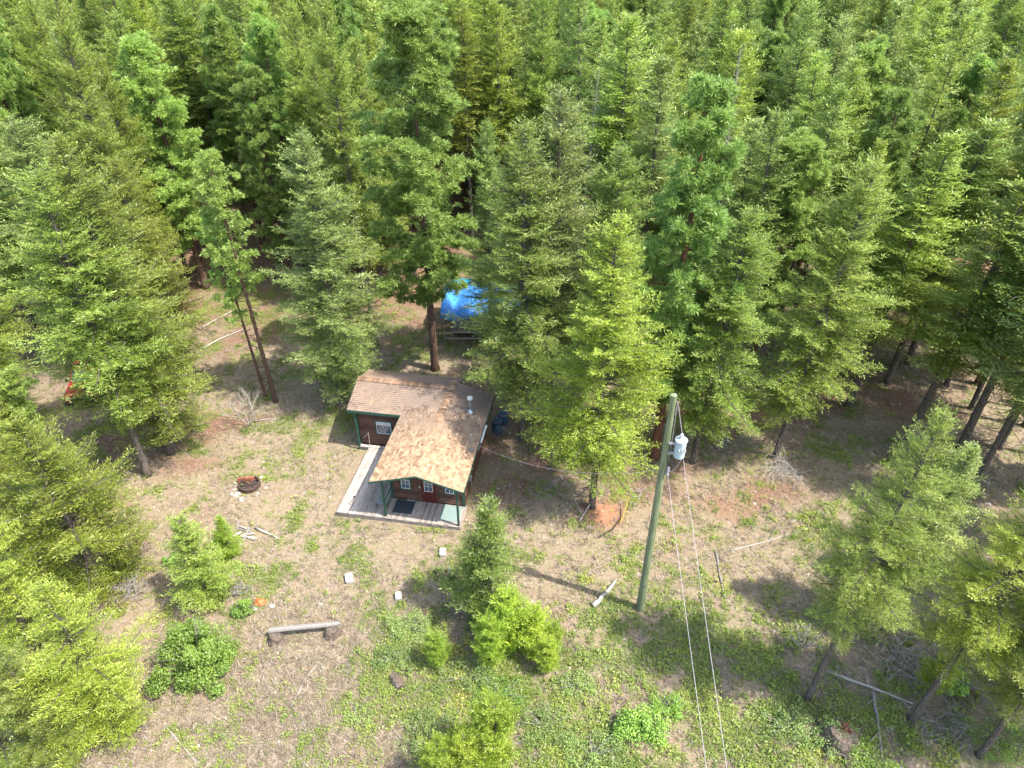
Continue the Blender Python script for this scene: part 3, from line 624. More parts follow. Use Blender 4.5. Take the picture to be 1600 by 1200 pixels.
slope([(-3.6, 5.75), (1.92, 5.75), (2.3, 7.5), (-3.6, 7.5)], zB, (0, 1))
M['shingle'] = None
m_, nt, b = newmat("cedar_coloured_shingles"); M['shingle'] = m_
tc = N(nt, "ShaderNodeTexCoord"); at_ = N(nt, "ShaderNodeAttribute", attribute_name="tone")
na = noise(1.0, 6, .7); nb = noise(18, 5, .8)
def wire_noise(n_): nt.links.new(tc.outputs["Object"], n_.inputs["Vector"])
wire_noise(na); wire_noise(nb)
r1 = ramp(nt, [(0, (.15, .088, .050)), (.5, (.32, .205, .120)), (1, (.48, .335, .205))]); nt.links.new(at_.outputs["Fac"], r1.inputs[0])
f1 = ramp(nt, [(.30, (.1, .1, .1)), (.70, (.55, .55, .55))]); nt.links.new(na.outputs["Fac"], f1.inputs[0])
sx_ = N(nt, "ShaderNodeSeparateXYZ"); nt.links.new(tc.outputs["Object"], sx_.inputs[0]); ry = N(nt, "ShaderNodeMapRange"); ry.inputs["From Min"].default_value = .8; ry.inputs["From Max"].default_value = 4.2; nt.links.new(sx_.outputs["Y"], ry.inputs["Value"])
c = mixc(f1.outputs[0], r1.outputs[0], (.27, .185, .115)); rb = N(nt, "ShaderNodeMath", operation='MULTIPLY_ADD'); rb.inputs[1].default_value = .9; rb.inputs[2].default_value = .0
nl_ = N(nt, "ShaderNodeMath", operation='MULTIPLY'); nt.links.new(na.outputs["Fac"], nl_.inputs[0]); nl_.inputs[1].default_value = 1.7; nm_ = N(nt, "ShaderNodeMath", operation='MULTIPLY'); nt.links.new(ry.outputs[0], nm_.inputs[0]); nt.links.new(nl_.outputs[0], nm_.inputs[1]); nm_.use_clamp = True
c = mixc(nm_.outputs[0], c, (.205, .150, .118))   # weathered, needle covered shingles towards the back
f2 = ramp(nt, [(.35, (.45, .45, .45)), (.65, (1, 1, 1))]); nt.links.new(nb.outputs["Fac"], f2.inputs[0])
mm_ = N(nt, "ShaderNodeMix", data_type='RGBA', blend_type='MULTIPLY'); mm_.inputs["Factor"].default_value = .75; nt.links.new(c, mm_.inputs["A"]); nt.links.new(f2.outputs[0], mm_.inputs["B"])
nt.links.new(mm_.outputs["Result"], b.inputs["Base Color"]); b.inputs["Roughness"].default_value = .95
roof = UN.build("roof", M['deck'], cabin); SH.build("shingles", M['shingle'], roof)
M['cap'] = simple("reddish_ridge_shingles", (.33, .205, .125), (.21, .125, .08), 9, .95, .2, attr=True)
def ridge(a_, c_):
    m = MB(); a_, c_ = Vector(a_), Vector(c_); L = (c_-a_).length; n = int(L/.16); d = (c_-a_)/n; s = Vector((-d.y, d.x, 0)).normalized()*.2
    for i in range(n):
        p, q = a_+d*i, a_+d*(i+1.1); z = Vector((0, 0, .035)); e = Vector((0, 0, -.012)); u = Vector((0, 0, .016))
        m.add([p-s+e, p+z, p+s+e, q-s+e+u, q+z+u, q+s+e+u], [(0, 1, 4, 3), (1, 2, 5, 4), (3, 4, 5)], pr.random())
    m.build("ridge_cap", M['cap'], roof)
ridge((1.92, 2.6, 3.6), (1.92, 6.4, 3.6)); ridge((-3.6, 5.75, 3.6), (1.8, 5.75, 3.6))
def fascia(a_, c_, w=.03, h=.15):
    m = MB(); m.beam(a_, c_, w, h); m.build("fascia", M['green'], cabin)
fascia((-3.6, 3.655, 2.80), (-.5, 3.655, 2.80)); fascia((-.52, -1.65, 2.78), (-.52, 3.66, 2.78)); fascia((4.23, -1.6, 2.83), (4.27, 6.3, 2.83))
fascia((-3.615, 3.68, 2.80), (-3.615, 5.75, 3.50)); fascia((-3.615, 5.76, 3.50), (-3.615, 7.5, 2.92))
fascia((-.5, -1.667, 2.82), (1.92, -1.667, 3.555), h=.075); fascia((1.92, -1.667, 3.555), (4.2, -1.667, 2.865), h=.075)
m = MB(); m.tube([(3.3, 4.3, 3.1), (3.3, 4.3, 3.98)], .085, 14); ch = m.build("chimney", M['metal'], roof)
m = MB(); m.tube([(3.3, 4.3, 3.98), (3.3, 4.3, 4.02), (3.3, 4.3, 4.14), (3.3, 4.3, 4.2)], [.10, .15, .15, .05], 14); m.build("chimney_cap", M['whitep'], ch)
m = MB(); m.tube([(3.3, 4.3, 3.16), (3.3, 4.3, 3.24), (3.3, 4.3, 3.34)], [.24, .2, .1], 12); m.build("flashing", M['metal'], ch)
# posts with green paint, the porch beam
for i, (x, y, zt, lean_) in enumerate(((.0, -1.35, 2.85, .02), (3.83, -1.4, 2.85, 0), (-3.2, 3.74, 2.85, 0))):
    m = MB(); m.beam((x, y, .3), (x+lean_, y, zt), .1, .1); m.build("post", M['green'], cabin)
def window(parent, cx, z0, z1, w, face, pane_cols=2, pane_rows=2, trim=True, curtain=False):
    """face: (origin xy, direction xy, outward xy)"""
    (ox, oy), (dx, dy), (nx_, ny_) = face
    mt = Matrix(((dx, nx_, 0, ox), (dy, ny_, 0, oy), (0, 0, 1, 0), (0, 0, 0, 1)))
    wd = empty("window", (0, 0, 0)); wd.parent = parent
    t = .07
    if trim:
        m = MB()
        for a_, c_ in (((cx-w/2-t, .03, z0-t), (cx-w/2, .065, z1+t)), ((cx+w/2, .03, z0-t), (cx+w/2+t, .065, z1+t)), ((cx-w/2, .03, z0-t), (cx+w/2, .067, z0)), ((cx-w/2, .03, z1), (cx+w/2, .067, z1+t))): m.box(a_, c_, .5, mt)
        m.build("trim", M['green'], wd)
    m = MB(); s = .035
    for a_, c_ in (((cx-w/2, .03, z0), (cx-w/2+s, .075, z1)), ((cx+w/2-s, .03, z0), (cx+w/2, .075, z1)), ((cx-w/2+s, .03, z0), (cx+w/2-s, .077, z0+s)), ((cx-w/2+s, .03, z1-s), (cx+w/2-s, .077, z1))): m.box(a_, c_, .5, mt)
    for k in range(1, pane_cols): q = cx-w/2+w*k/pane_cols; m.box((q-.011, .03, z0+s), (q+.011, .07, z1-s), .5, mt)
    for k in range(1, pane_rows): q = z0+(z1-z0)*k/pane_rows; m.box((cx-w/2+s, .03, q-.011), (cx+w/2-s, .068, q+.011), .5, mt)
    m.build("frame", M['whitep'], wd)
    m = MB(); m.box((cx-w/2+s, .02, z0+s), (cx+w/2-s, .052, z1-s), .5, mt); m.build("pane", M['glass'], wd)
    if curtain: m = MB(); m.box((cx-w/2+s, .05, z1-s-.22), (cx+w/2-s, .0535, z1-s), .5, mt); m.build("blind", M['whitep'], wd)
F0 = ((0, 0), (1, 0), (0, -1)); F1 = ((0, 4.0), (1, 0), (0, -1)); F2 = ((3.78, 0), (0, 1), (1, 0))
window(cabin, .75, 1.12, 1.75, .46, F0); window(cabin, 3.08, 1.12, 1.75, .46, F0)
window(cabin, -1.68, 1.2, 2.05, .86, F1, 2, 1, curtain=True); window(cabin, 3.9, 1.1, 1.9, .9, F2, 2, 1)
dr = empty("door", (0, 0, 0)); dr.parent = cabin
m = MB(); m.box((1.62, -.068, .31), (2.34, -.03, 2.1)); m.build("door_leaf", M['doorred'], dr)
m = MB(); m.box((1.74, -.082, 1.08), (2.20, -.066, 1.12)); m.box((1.74, -.082, 1.76), (2.20, -.066, 1.80)); m.box((1.74, -.082, 1.12), (1.78, -.066, 1.76)); m.box((2.16, -.082, 1.12), (2.20, -.066, 1.76)); m.box((1.96, -.08, 1.12), (1.98, -.066, 1.76)); m.box((1.78, -.079, 1.43), (2.16, -.066, 1.45)); m.build("door_window", M['whitep'], dr)
m = MB(); m.box((1.78, -.074, 1.12), (2.16, -.066, 1.76)); m.build("pane", M['glass'], dr)
m = MB(); m.tube([(1.68, -.06, 1.0), (1.68, -.13, 1.0)], .025, 8); m.build("handle", M['metal'], dr)
m = MB(); m.box((1.40, -.072, .31), (1.60, -.03, 2.2)); m.box((2.36, -.072, .31), (2.46, -.03, 2.2)); m.build("door_frame", M['log'], cabin)
m = MB(); m.tube([(1.5, -.08, 1.32), (1.5, -.12, 1.45)], .035, 8); m.build("porch_lamp", M['whitep'], cabin)
# deck
m = MB(); x = -2.63; pr2 = random.Random(4)
while x < 3.95:
    w = .138; y1 = 3.66 if x < -.12 else -.045
    edge = x < -1.5
    for a_, c_ in (((-1.5, y1),) if pr2.random() < .6 else ((-1.5, -.2+pr2.uniform(-.4, .1) if y1 < 1 else 1.2), (-.19 if y1 < 1 else 1.21, y1))):
        if y1 < 1 and a_ > -.5: continue
        yb = y1 if y1 < 1 else c_
        m.box((x, a_+pr2.uniform(-.02, .02), .255), (min(x+w-.009, 3.95), yb, .297+pr2.uniform(-.003, .003)), min(1, max(0, (.62 if edge else .35)+pr2.uniform(-.25, .3))))
    x += w
m.box((-3.22, 3.70, .22), (-.2, 3.9, .29), .8)
dk = m.build("deck", M['deck'], cabin)
m = MB(); m.box((-2.62, -1.5, .02), (3.94, -1.46, .24), .2); m.box((-2.62, -1.44, .02), (-2.58, 3.66, .24), .3); m.box((3.9, -1.44, .02), (3.94, -.08, .24), .9); m.box((-3.2, 3.72, .05), (-2.66, 3.76, .20), .3); m.build("deck_skirt", M['deck'], dk)
for z in (.75, 1.3):
    m = MB(); m.beam((.02, -1.35, z), (.02, -.05, z), .05, .06); m.build("porch_rail", M['green'], cabin)
# meter and service mast on the right wall
m = MB(); m.tube([(4.0, .95, .7), (4.0, .95, 1.35)], .022, 6); m.box((3.83, .82, 1.3), (3.98, 1.1, 1.65)); m.tube([(3.98, .96, 1.5), (4.06, .96, 1.5)], .08, 10); m.build("electric_meter", M['metal'], cabin)
m = MB(); m.tube([(3.98, 1.4, 1.6), (3.98, 1.4, 3.0), (3.98, 1.42, 3.95)], .03, 8); m.blob((3.98, 1.40, 3.97), .055, pr2, 8, 5, .05); m.box((3.9, 1.3, 2.98), (4.06, 1.5, 3.03)); m.build("service_mast", M['metal'], cabin)
m = MB(); m.beam((4.32, 2.2, 2.86), (4.32, 3.6, 2.87), .09, .07); m.build("gutter", M['whitep'], cabin)
def cobj(m, name, mat, label, cat, **k):
    o = m.build(name, mat, None, **k); o.location = cab(0, 0); o.rotation_euler = (0, 0, -CA); return setup(o, label, cat)
m = MB(); m.box((.22, -1.05, .302), (1.24, -.1, .315)); cobj(m, "doormat", M['mat_dark'], "dark rubber mat on the deck left of the cabin door", "doormat")
m = MB(); m.box((2.72, -1.2, .302), (3.76, -.1, .314)); cobj(m, "rug", M['mat_pale'], "pale green carpet square on the deck's right end", "rug")
m = MB(); m.box((.75, -.13, .32), (1.2, -.06, .345)); cobj(m, "wood_strip", M['palewood'], "small pale wooden strip at the back edge of the dark mat", "board")
m = MB(); m.beam((-2.98, 3.86, .75), (-2.6, 3.82, 1.25), .035, .035); m.beam((-2.62, 3.83, .3), (-2.6, 3.82, 1.25), .03, .03); cobj(m, "broom", M['palewood'], "thin pale stick leaning on the wing wall below its window", "broom")
m = MB(); m.box((-3.42, 4.05, .02), (-3.34, 4.5, .95)); cobj(m, "leaning_board", M['whitep'], "white panel leaning on the left side of the cabin wing", "panel", bevel=.01)
ch_ = empty("patio_chair", cab(-.42, -.75, .3), R(40), "old pale metal chair on the deck beside the porch post", "chair")
m = MB(); m.box((-.23, -.23, .40), (.23, .23, .43)); m.build("seat", M['metal'], ch_)
m = MB()
for z in (.55, .68, .81): m.box((-.23, .21, z), (.23, .235, z+.07))
m.build("backrest", M['metal'], ch_)
for sx in (-1, 1):
    for sy in (-1, 1): m = MB(); m.beam((sx*.21, sy*.21, 0), (sx*.21, sy*.21, .40 if sy < 0 else .88), .025, .025); m.build("leg", M['metal'], ch_)
for i, (x, y, l) in enumerate(((-2.2, 1.0, .5), (-2.1, 0.15, .25))):
    pass
m = MB(); m.blob((-2.05, -.35, .36), (.06, .05, .06), pr2, 8, 5, .1); m.beam((-2.15, -.95, .31), (-2.07, -.4, .31), .03, .02); cobj(m, "hand_trowel", M['darkwood'], "small black tool lying on the sunlit deck boards", "tool")

# ================================================================ UTILITY POLE AND WIRES
M['polewood'] = simple("green_treated_pole", (.20, .24, .115), (.075, .105, .045), 3.0, .9, .8, stretch=(9, 9, .35), c3=(.34, .34, .24))
M['transf'] = simple("pale_blue_enamel", (.52, .62, .66), (.44, .53, .57), 4, .35)
M['porc'] = simple("glazed_insulator", (.60, .60, .62), (.45, .45, .48), 5, .25)
M['wire'] = simple("bare_aluminium_wire", (.50, .45, .47), (.38, .33, .37), 20, .45)
pb = at(1000, 950); PH = 12.0
pole = empty("utility_pole", (pb.x, pb.y, 0), 0, "tall green treated utility pole standing in the clearing right of the cabin", "utility pole")
m = MB(); pr3 = random.Random(3); m.tube([(0, 0, -.2)]+[(-.04*k/6, .0, PH*k/6) for k in range(7)], [.19]+[.185-.068*k/6 for k in range(7)], 18); m.build("post", M['polewood'], pole, smooth=False)
m = MB(); m.tube([(.135, -.09, 9.0), (.12, -.085, 11.2)], .018, 6); m.tube([(.10, -.08, 11.15), (.10, -.08, 11.75)], [.035, .028], 8); m.build("conduit", M['metal'], pole)
m = MB()
for z in (8.35, 8.5, 8.65): m.tube([(.16, -.16, z-.05), (.16, -.16, z+.05)], [.05, .05], 10)
m.build("insulator", M['porc'], pole)
m = MB(); m.tube([(-.17, -.1, 0), (-.16, -.09, 4), (-.14, -.08, 8), (-.12, -.07, 10.5)], .012, 5); m.build('ground_wire', M['metal'], pole)
m = MB(); m.box((-.05, -.20, 1.7), (.05, -.185, 1.85)); m.build('tag', M['metal'], pole)
m = MB(); m.tube([(.03, .02, 11.98), (-.03, .02, 12.0)], .02, 6); m.box((.0, -.2, 9.85), (.34, -.12, 9.92)); m.box((.0, -.2, 9.38), (.34, -.12, 9.45)); m.build("bracket", M['metal'], pole)
tf = empty("transformer", (pb.x+.46, pb.y-.16, 9.25), 0, "pale blue grey cylindrical transformer hung on the utility pole", "transformer")
tf.scale = (.92, .92, .92)
m = MB(); m.tube([(0, 0, 0), (0, 0, .03), (0, 0, .85)], [.20, .23, .23], 20); m.build("tank", M['transf'], tf)
m = MB(); m.tube([(0, 0, .85), (0, 0, .89), (0, 0, .96)], [.255, .255, .12], 20); m.box((-.05, -.29, .8), (.05, -.22, .9)); m.build("lid", M['transf'], tf)
m = MB(); m.tube([(-.02, 0, .95), (-.02, 0, 1.02), (-.02, 0, 1.08), (-.02, 0, 1.14), (-.02, 0, 1.22)], [.06, .085, .05, .08, .03], 12); m.build("bushing", M['porc'], tf)
m = MB(); m.tube([(.22, -.12, .55), (.30, -.14, .62), (.30, -.14, .9)], [.03, .035, .03], 8); m.build("arrester", M['darkwood'], tf)
for k, dx in enumerate((-.1, .02, .14)): m = MB(); m.tube([(dx, -.22, .55), (dx, -.32, .5)], [.04, .03], 8); m.build("terminal", M['metal'], tf)
def wire(name, a_, c_, sag, r, label, mat='wire', cat="wire"):
    a_, c_ = Vector(a_), Vector(c_); m = MB(); n = 28
    m.tube([a_+(c_-a_)*(k/n)-Vector((0, 0, sag*4*(k/n)*(1-k/n))) for k in range(n+1)], r, 6)
    return setup(m.build(name, M[mat]), label, cat)
def beyond(a_, px, py, z, k): q = at(px, py, z); return Vector(a_)+(q-Vector(a_))*k
a1 = Vector((pb.x+.14, pb.y-.2, 8.42)); a2 = Vector((pb.x+.62, pb.y-.30, 9.2))
c1 = beyond(a1, 1105, 1200, 7.9, 2.2); c2 = beyond(a2, 1137, 1200, 8.1, 2.2)
wire("power_line", a1, c1, .10, .0075, "left one of two pale wires running from the pole to the bottom border")
wire("power_line", a2, c2, .10, .0075, "right one of two pale wires starting below the transformer")
wire("jumper_wire", (pb.x+.12, pb.y-.1, 11.7), (pb.x+.44, pb.y-.16, 10.36), .0, .014, "pale wire from the pole's top down to the transformer bushing")
wire("loop_wire", (pb.x+.16, pb.y-.18, 8.5), (pb.x+.52, pb.y-.36, 9.25), .18, .014, "short curved wire linking transformer and pole insulators")
wire("service_wire", cab(3.98, 1.42, 3.5), (pb.x-.15, pb.y, 8.4), .9, .007, "thin grey wire sagging from the cabin's mast to the utility pole")

# ================================================================ BLUE TARP SHELTER
M['tarp'] = simple("blue_tarp", (.06, .30, .85), (.04, .20, .66), 3, .45, .5, c3=(.14, .44, .92))
M['tarplight'] = simple("turquoise_tarp", (.045, .50, .74), (.03, .40, .66), 3, .4)
tp = empty("tarp_shelter", (-1.0, 44.8, 0), R(-1), "long shelter under a blue tarp among the trees behind the cabin", "shelter")
pr4 = random.Random(8); nxx, nyy = 30, 14; vs = []; fs = []
for j in range(nyy+1):
    for i in range(nxx+1):
        x = -3.9+7.8*i/nxx; y = -2.3+4.9*j/nyy; z = 3.0-.22*abs(y-.2)-.05*math.sin(i*1.3)*math.cos(j)+pr4.uniform(-.02, .02)+.12*math.cos(i*.42*2)
        if j == 0: z -= .45; y += .15
        vs.append((x, y, z))
for j in range(nyy):
    for i in range(nxx): fs.append((j*(nxx+1)+i, j*(nxx+1)+i+1, (j+1)*(nxx+1)+i+1, (j+1)*(nxx+1)+i))
m = MB(); m.add(vs, fs); o = m.build("tarp", M['tarp'], tp, smooth=True); s_ = o.modifiers.new("thickness", 'SOLIDIFY'); s_.thickness = .012
m = MB(); m.add([(-3.4, .9, 3.12), (-2.4, .8, 3.14), (-1.9, 2.45, 2.86), (-3.6, 2.5, 2.84)], [(0, 1, 2, 3)]); o = m.build("patch", M['tarplight'], tp); s_ = o.modifiers.new("thickness", 'SOLIDIFY'); s_.thickness = .02
for x in (-3.7, -1.2, 1.3, 3.7):
    for y in (-2.1, 2.4): m = MB(); m.tube([(x, y, 0), (x, y, 2.45)], .05, 8); m.build("pole", M['deadwood'], tp)
for z in (.5, 1.0): m = MB(); m.beam((-3.7, -2.15, z), (3.7, -2.15, z), .04, .1); m.build("rail", M['palewood'], tp)
m = MB(); m.box((-3.3, -1.2, .3), (-.6, 1.3, 1.3)); m.box((0.2, -1.2, .3), (2.9, 1.2, 1.1)); o = m.build("stored_goods", M['deadwood'], tp, bevel=.05)

# ================================================================ RED VEHICLE
M['red'] = simple("faded_red_paint", (.55, .020, .055), (.40, .015, .04), 3, .3)
M['black'] = simple("black_trim", (.015, .015, .017), (.01, .01, .012), 6, .6)
M['tyre'] = simple("tyre_rubber", (.025, .025, .025), (.015, .015, .015), 6, .9)
tv = empty("red_truck", (trx.x+.1, trx.y+1.0, 0), R(12), "old red truck with dark windshield parked under the left firs", "truck")
def prof_body(m, pts, x0, x1, taper=0, tone=.5):
    n = len(pts); m.add([(x0, y, z) for y, z in pts]+[(x1, y, z) for y, z in pts], [tuple(range(n-1, -1, -1)), tuple(range(n, 2*n))]+[(i, (i+1) % n, n+(i+1) % n, n+i) for i in range(n)], tone)
m = MB(); prof_body(m, [(-1.7, .45), (-1.72, .95), (-1.55, 1.08), (-.45, 1.18), (.1, 1.2), (3.4, 1.2), (3.4, .5)], -.92, .92); m.build("body", M['red'], tv, bevel=.07)
m = MB(); prof_body(m, [(-.42, 1.17), (.05, 1.78), (1.2, 1.80), (1.42, 1.19)], -.80, .80); m.build("cab", M['red'], tv, bevel=.06)
m = MB(); m.add([(-.70, -.41, 1.24), (.70, -.41, 1.24), (.64, -.01, 1.735), (-.64, -.01, 1.735)], [(0, 1, 2, 3)]); o = m.build("windshield", M['glass'], tv); s_ = o.modifiers.new("thickness", 'SOLIDIFY'); s_.thickness = .03; s_.offset = 1
for sx in (-1, 1):
    m = MB(); m.box((sx*.78 if sx > 0 else -.815, .2, 1.28), (.815 if sx > 0 else -.78, 1.15, 1.68)); m.build("side_window", M['glass'], tv)
    m = MB(); m.tube([(sx*.66, -1.70, .82), (sx*.66, -1.76, .82)], .11, 14); m.build("headlight", M['porc'], tv)
    m = MB(); m.box((sx*1.02-.07, -.35, 1.2), (sx*1.02+.07, -.28, 1.4)); m.build("mirror", M['black'], tv, bevel=.02)
    for y in (-1.0, 2.3):
        m = MB(); m.tube([(sx*.80, y, .37), (sx*.99, y, .37)], .37, 20); wh = m.build("wheel", M['tyre'], tv, bevel=.03); m = MB(); m.tube([(sx*.985, y, .37), (sx*1.0, y, .37)], .19, 14); m.build("rim", M['metal'], wh)
m = MB(); m.box((-.5, -1.76, .62), (.5, -1.70, .98)); m.build("grille", M['black'], tv)
m = MB(); m.box((-.98, -1.88, .40), (.98, -1.72, .56)); m.build("bumper", M['black'], tv, bevel=.03)
m = MB(); m.box((-.8, 1.55, 1.1), (.8, 3.3, 1.215)); m.build("cargo_bed", M['black'], tv)

# ================================================================ SMALL THINGS IN THE CLEARING
M['brick'] = simple("old_red_brick", (.42, .14, .085), (.27, .09, .06), 9, .9, .4, attr=True)
M['rust'] = simple("rusted_steel", (.11, .065, .05), (.05, .032, .028), 12, .8, .4)
M['stone'] = simple("pale_stone", (.52, .44, .37), (.36, .30, .25), 8, .95, .5, attr=True)
M['white'] = simple("chalky_white", (.72, .70, .64), (.42, .40, .35), 9, .9, .5)
M['orange'] = simple("orange_plastic", (.85, .20, .06), (.65, .13, .04), 6, .5)
M['bluep'] = simple("blue_plastic", (.030, .085, .15), (.022, .06, .11), 5, .4)
M['ash'] = simple("ash_and_charcoal", (.10, .085, .075), (.04, .035, .03), 14, .95, .6)
M['yellow'] = simple("rusty_yellow_steel", (.62, .36, .04), (.42, .22, .03), 8, .6)
fc = at(391, 761)
fp = empty("fire_pit", (fc.x, fc.y, 0), 0, "round fire pit of rusted steel wheel rim on pale stones", "fire pit")
m = MB(); nseg = 28
for k in range(nseg):
    a0, a1_ = 2*PI*k/nseg, 2*PI*(k+1)/nseg
    q = [(math.cos(t)*r, math.sin(t)*r, z) for t in (a0, a1_) for r, z in ((.58, .10), (.58, .30), (.50, .32), (.50, .10))]
    m.add(q, [(0, 1, 5, 4), (1, 2, 6, 5), (2, 3, 7, 6), (3, 0, 4, 7)])
m.build("steel_rim", M['rust'], fp)
m = MB()
for k in range(8): a0 = 2*PI*k/8+.2; m.beam((.06*math.cos(a0), .06*math.sin(a0), .19), (.52*math.cos(a0), .52*math.sin(a0), .22), .05, .035)
m.tube([(0, 0, .12), (0, 0, .26)], .1, 12); m.build("spokes", M['rust'], fp)
m = MB(); m.blob((0, 0, .05), (.5, .5, .1), pr2, 14, 6, .1); m.build("ashes", M['ash'], fp)
pr5 = random.Random(12)
for k in range(22):
    a0 = pr5.uniform(0, 6.28); rr = pr5.uniform(.62, .98)
    m = MB(); s_ = pr5.uniform(.07, .14); m.blob((math.cos(a0)*rr, math.sin(a0)*rr-.1, .05), (s_, s_*.8, s_*.55), pr5, 7, 5, .22, pr5.random()); m.build("stone", M['stone'], fp)
bk = empty("brick_stack", (fc.x-.28, fc.y+.34, .0), R(10), "small stack of red bricks on the back edge of the fire pit", "brick stack")
for l in range(5):
    for k in range(4):
        m = MB(); m.box((-.44+k*.22, -.06, .02+l*.075), (-.44+k*.22+.21, .06, .02+l*.075+.068), pr5.random()); m.build("brick", M['brick'], bk)
bb0, bb1 = at(432, 1000), at(520, 992)
for c_, lb in ((bb0, "dark rotten stump under the log bench's left end"), (bb1, "reddish split stump under the log bench's right end")):
    m = MB(); pr6 = random.Random(int(c_.x*10)); m.tube([(0, 0, -.08), (0, 0, .1), (0, 0, .3), (0, 0, .42)], [.42, .34, .29, .24], 11, rough=.14, rng=pr6); o = m.build("tree_stump", M['stump']); o.location = (c_.x, c_.y, 0); setup(o, lb, "stump", "stumps carrying the log bench")
q0, q1 = at(421, 985, .5), at(531, 974, .5)
m = MB(); m.tube([q0, q0.lerp(q1, .3)+Vector((0, 0, .015)), q0.lerp(q1, .7), q1], [.13, .125, .12, .115], 9, rough=.05, rng=pr2); setup(m.build("log_bench", M['deadwood']), "weathered grey half log lying across two stumps", "bench")
def stick(name, pts, r, mat, label, cat, forks=0, seed=1, n=6):
    prs = random.Random(seed); P_ = [Vector((at(x, y).x, at(x, y).y, gzf(at(x, y).x, at(x, y).y)+(z if z else r*.8))) for x, y, z in pts]; m = MB()
    fine = []
    for a_, c_ in zip(P_, P_[1:]):
        for k in range(4): fine.append(a_.lerp(c_, k/4)+Vector((prs.uniform(-1, 1), prs.uniform(-1, 1), 0))*r*.25)
    fine.append(P_[-1]); rad = [r*(1-.55*i/(len(fine)-1)) for i in range(len(fine))]; m.tube(fine, rad, n, rough=.12, rng=prs)
    for k in range(forks):
        i = prs.randrange(1, len(fine)-1); d = (fine[i+1]-fine[i]).normalized(); e = Vector((d.x*.6-d.y*prs.choice((-1, 1)), d.y*.6+d.x*prs.choice((-1, 1)), prs.uniform(.05, .5)))
        L = prs.uniform(.3, 1.0); m.tube([fine[i], fine[i]+e*L*.6, fine[i]+e*L+Vector((0, 0, -.05))], [rad[i]*.5, rad[i]*.35, .006], 4)
    return setup(m.build(name, M[mat], smooth=True), label, cat)
stick("plank", [(400, 826, .06), (437, 843, .06)], .10, 'palewood', "weathered pale plank lying right of the scrap wood pile", "plank", n=4)
stick("fallen_log", [(927, 949, 0), (945, 930, 0), (962, 908, 0)], .13, 'palewood', "thick bleached broken log left of the utility pole's foot", "log", 0, 3)
stick("fallen_log", [(318, 545, 0), (345, 530, 0), (380, 516, 0)], .09, 'palewood', "thin bleached log in the grassy glade, lower of two", "log", 0, 4)
stick("fallen_log", [(312, 515, 0), (340, 498, 0), (368, 484, 0)], .07, 'palewood', "thin bleached log in the grassy glade, upper of two", "log", 0, 5)
stick("fallen_branch", [(1140, 862, 0), (1200, 846, 0), (1262, 826, 0)], .045, 'palewood', "long thin pale branch lying right of the two wires", "branch", 2, 6)
stick("fallen_branch", [(1118, 862, 0), (1125, 900, 0), (1133, 936, 0)], .06, 'deadwood', "dark straight dead branch standing out on the slope right of the wires", "branch", 1, 7)
stick("fallen_log", [(1290, 1050, 0), (1355, 1075, .1), (1425, 1101, 0)], .085, 'palewood', "pale log fallen behind the big rotten stump", "log", 2, 8)
stick("fallen_log", [(1362, 1085, .2), (1372, 1130, 0), (1378, 1192, 0)], .075, 'deadwood', "grey log pointing to the bottom border beside the big rotten stump", "log", 2, 9)
stick("fallen_branch", [(258, 1135, 0), (285, 1165, 0), (312, 1200, 0)], .045, 'palewood', "pale branch at the foot of the lowest left fir", "branch", 3, 10)
stick("fallen_branch", [(455, 1105, 0), (478, 1060, 0), (512, 1020, 0)], .03, 'palewood', "thin forked pale branch on the dry slope below the log bench", "branch", 2, 11)
stick("fallen_branch", [(470, 1120, 0), (482, 1150, 0), (486, 1172, 0)], .035, 'deadwood', "short grey forked branch on the dry slope near the bottom border", "branch", 2, 12)
stick("fallen_branch", [(540, 1035, 0), (550, 1050, 0), (556, 1068, 0)], .03, 'deadwood', "small dark curved twig left of the dark chunk of log", "branch", 0, 13)
stick("fallen_branch", [(900, 1015, 0), (915, 1030, 0), (928, 1048, 0)], .04, 'deadwood', "grey curved branch right of the lime saplings", "branch", 1, 14)
stick("fallen_branch", [(935, 840, 0), (958, 828, .1), (972, 812, .3)], .045, 'darkwood', "dark crooked branch lying over the orange dirt", "branch", 1, 16)
stick("fallen_branch", [(905, 815, 0), (916, 800, .2), (927, 788, .5)], .05, 'palewood', "bleached slab of bark leaning at the foot of the bright yellow green fir", "branch", 3, 17)
stick("steel_bar", [(968, 820, .05), (975, 806, .3), (981, 790, .7)], .04, 'yellow', "rusty yellow steel bar beside the orange dirt", "bar", 0, 18)
for px, py, s_, lb in ((546, 906, .24, "white block alone in the grass between deck and log bench"), (692, 866, .21, "white block nearest to the young fir before the deck"), (622, 934, .19, "smallest white block, lying tilted, lowest of three")):
    c_ = at(px, py); m = MB(); m.box((-s_*.75, -s_, 0), (s_*.75, s_, .24)); o = m.build("white_block", M['white'], bevel=.05); o.location = (c_.x, c_.y, gzf(c_.x, c_.y)); o.rotation_euler = (R(6), R(8 if s_ < .2 else 0), R(px % 40-10)); setup(o, lb, "block", "white blocks in the grass")
c_ = at(622, 1068); m = MB(); m.tube([(-.25, .28, .14), (0, 0, .17), (.14, -.3, .14)], [.17, .21, .18], 9, rough=.15, rng=pr5); o = m.build("log_chunk", M['stump']); o.location = c_; setup(o, "dark reddish chunk of log among green plants", "log")
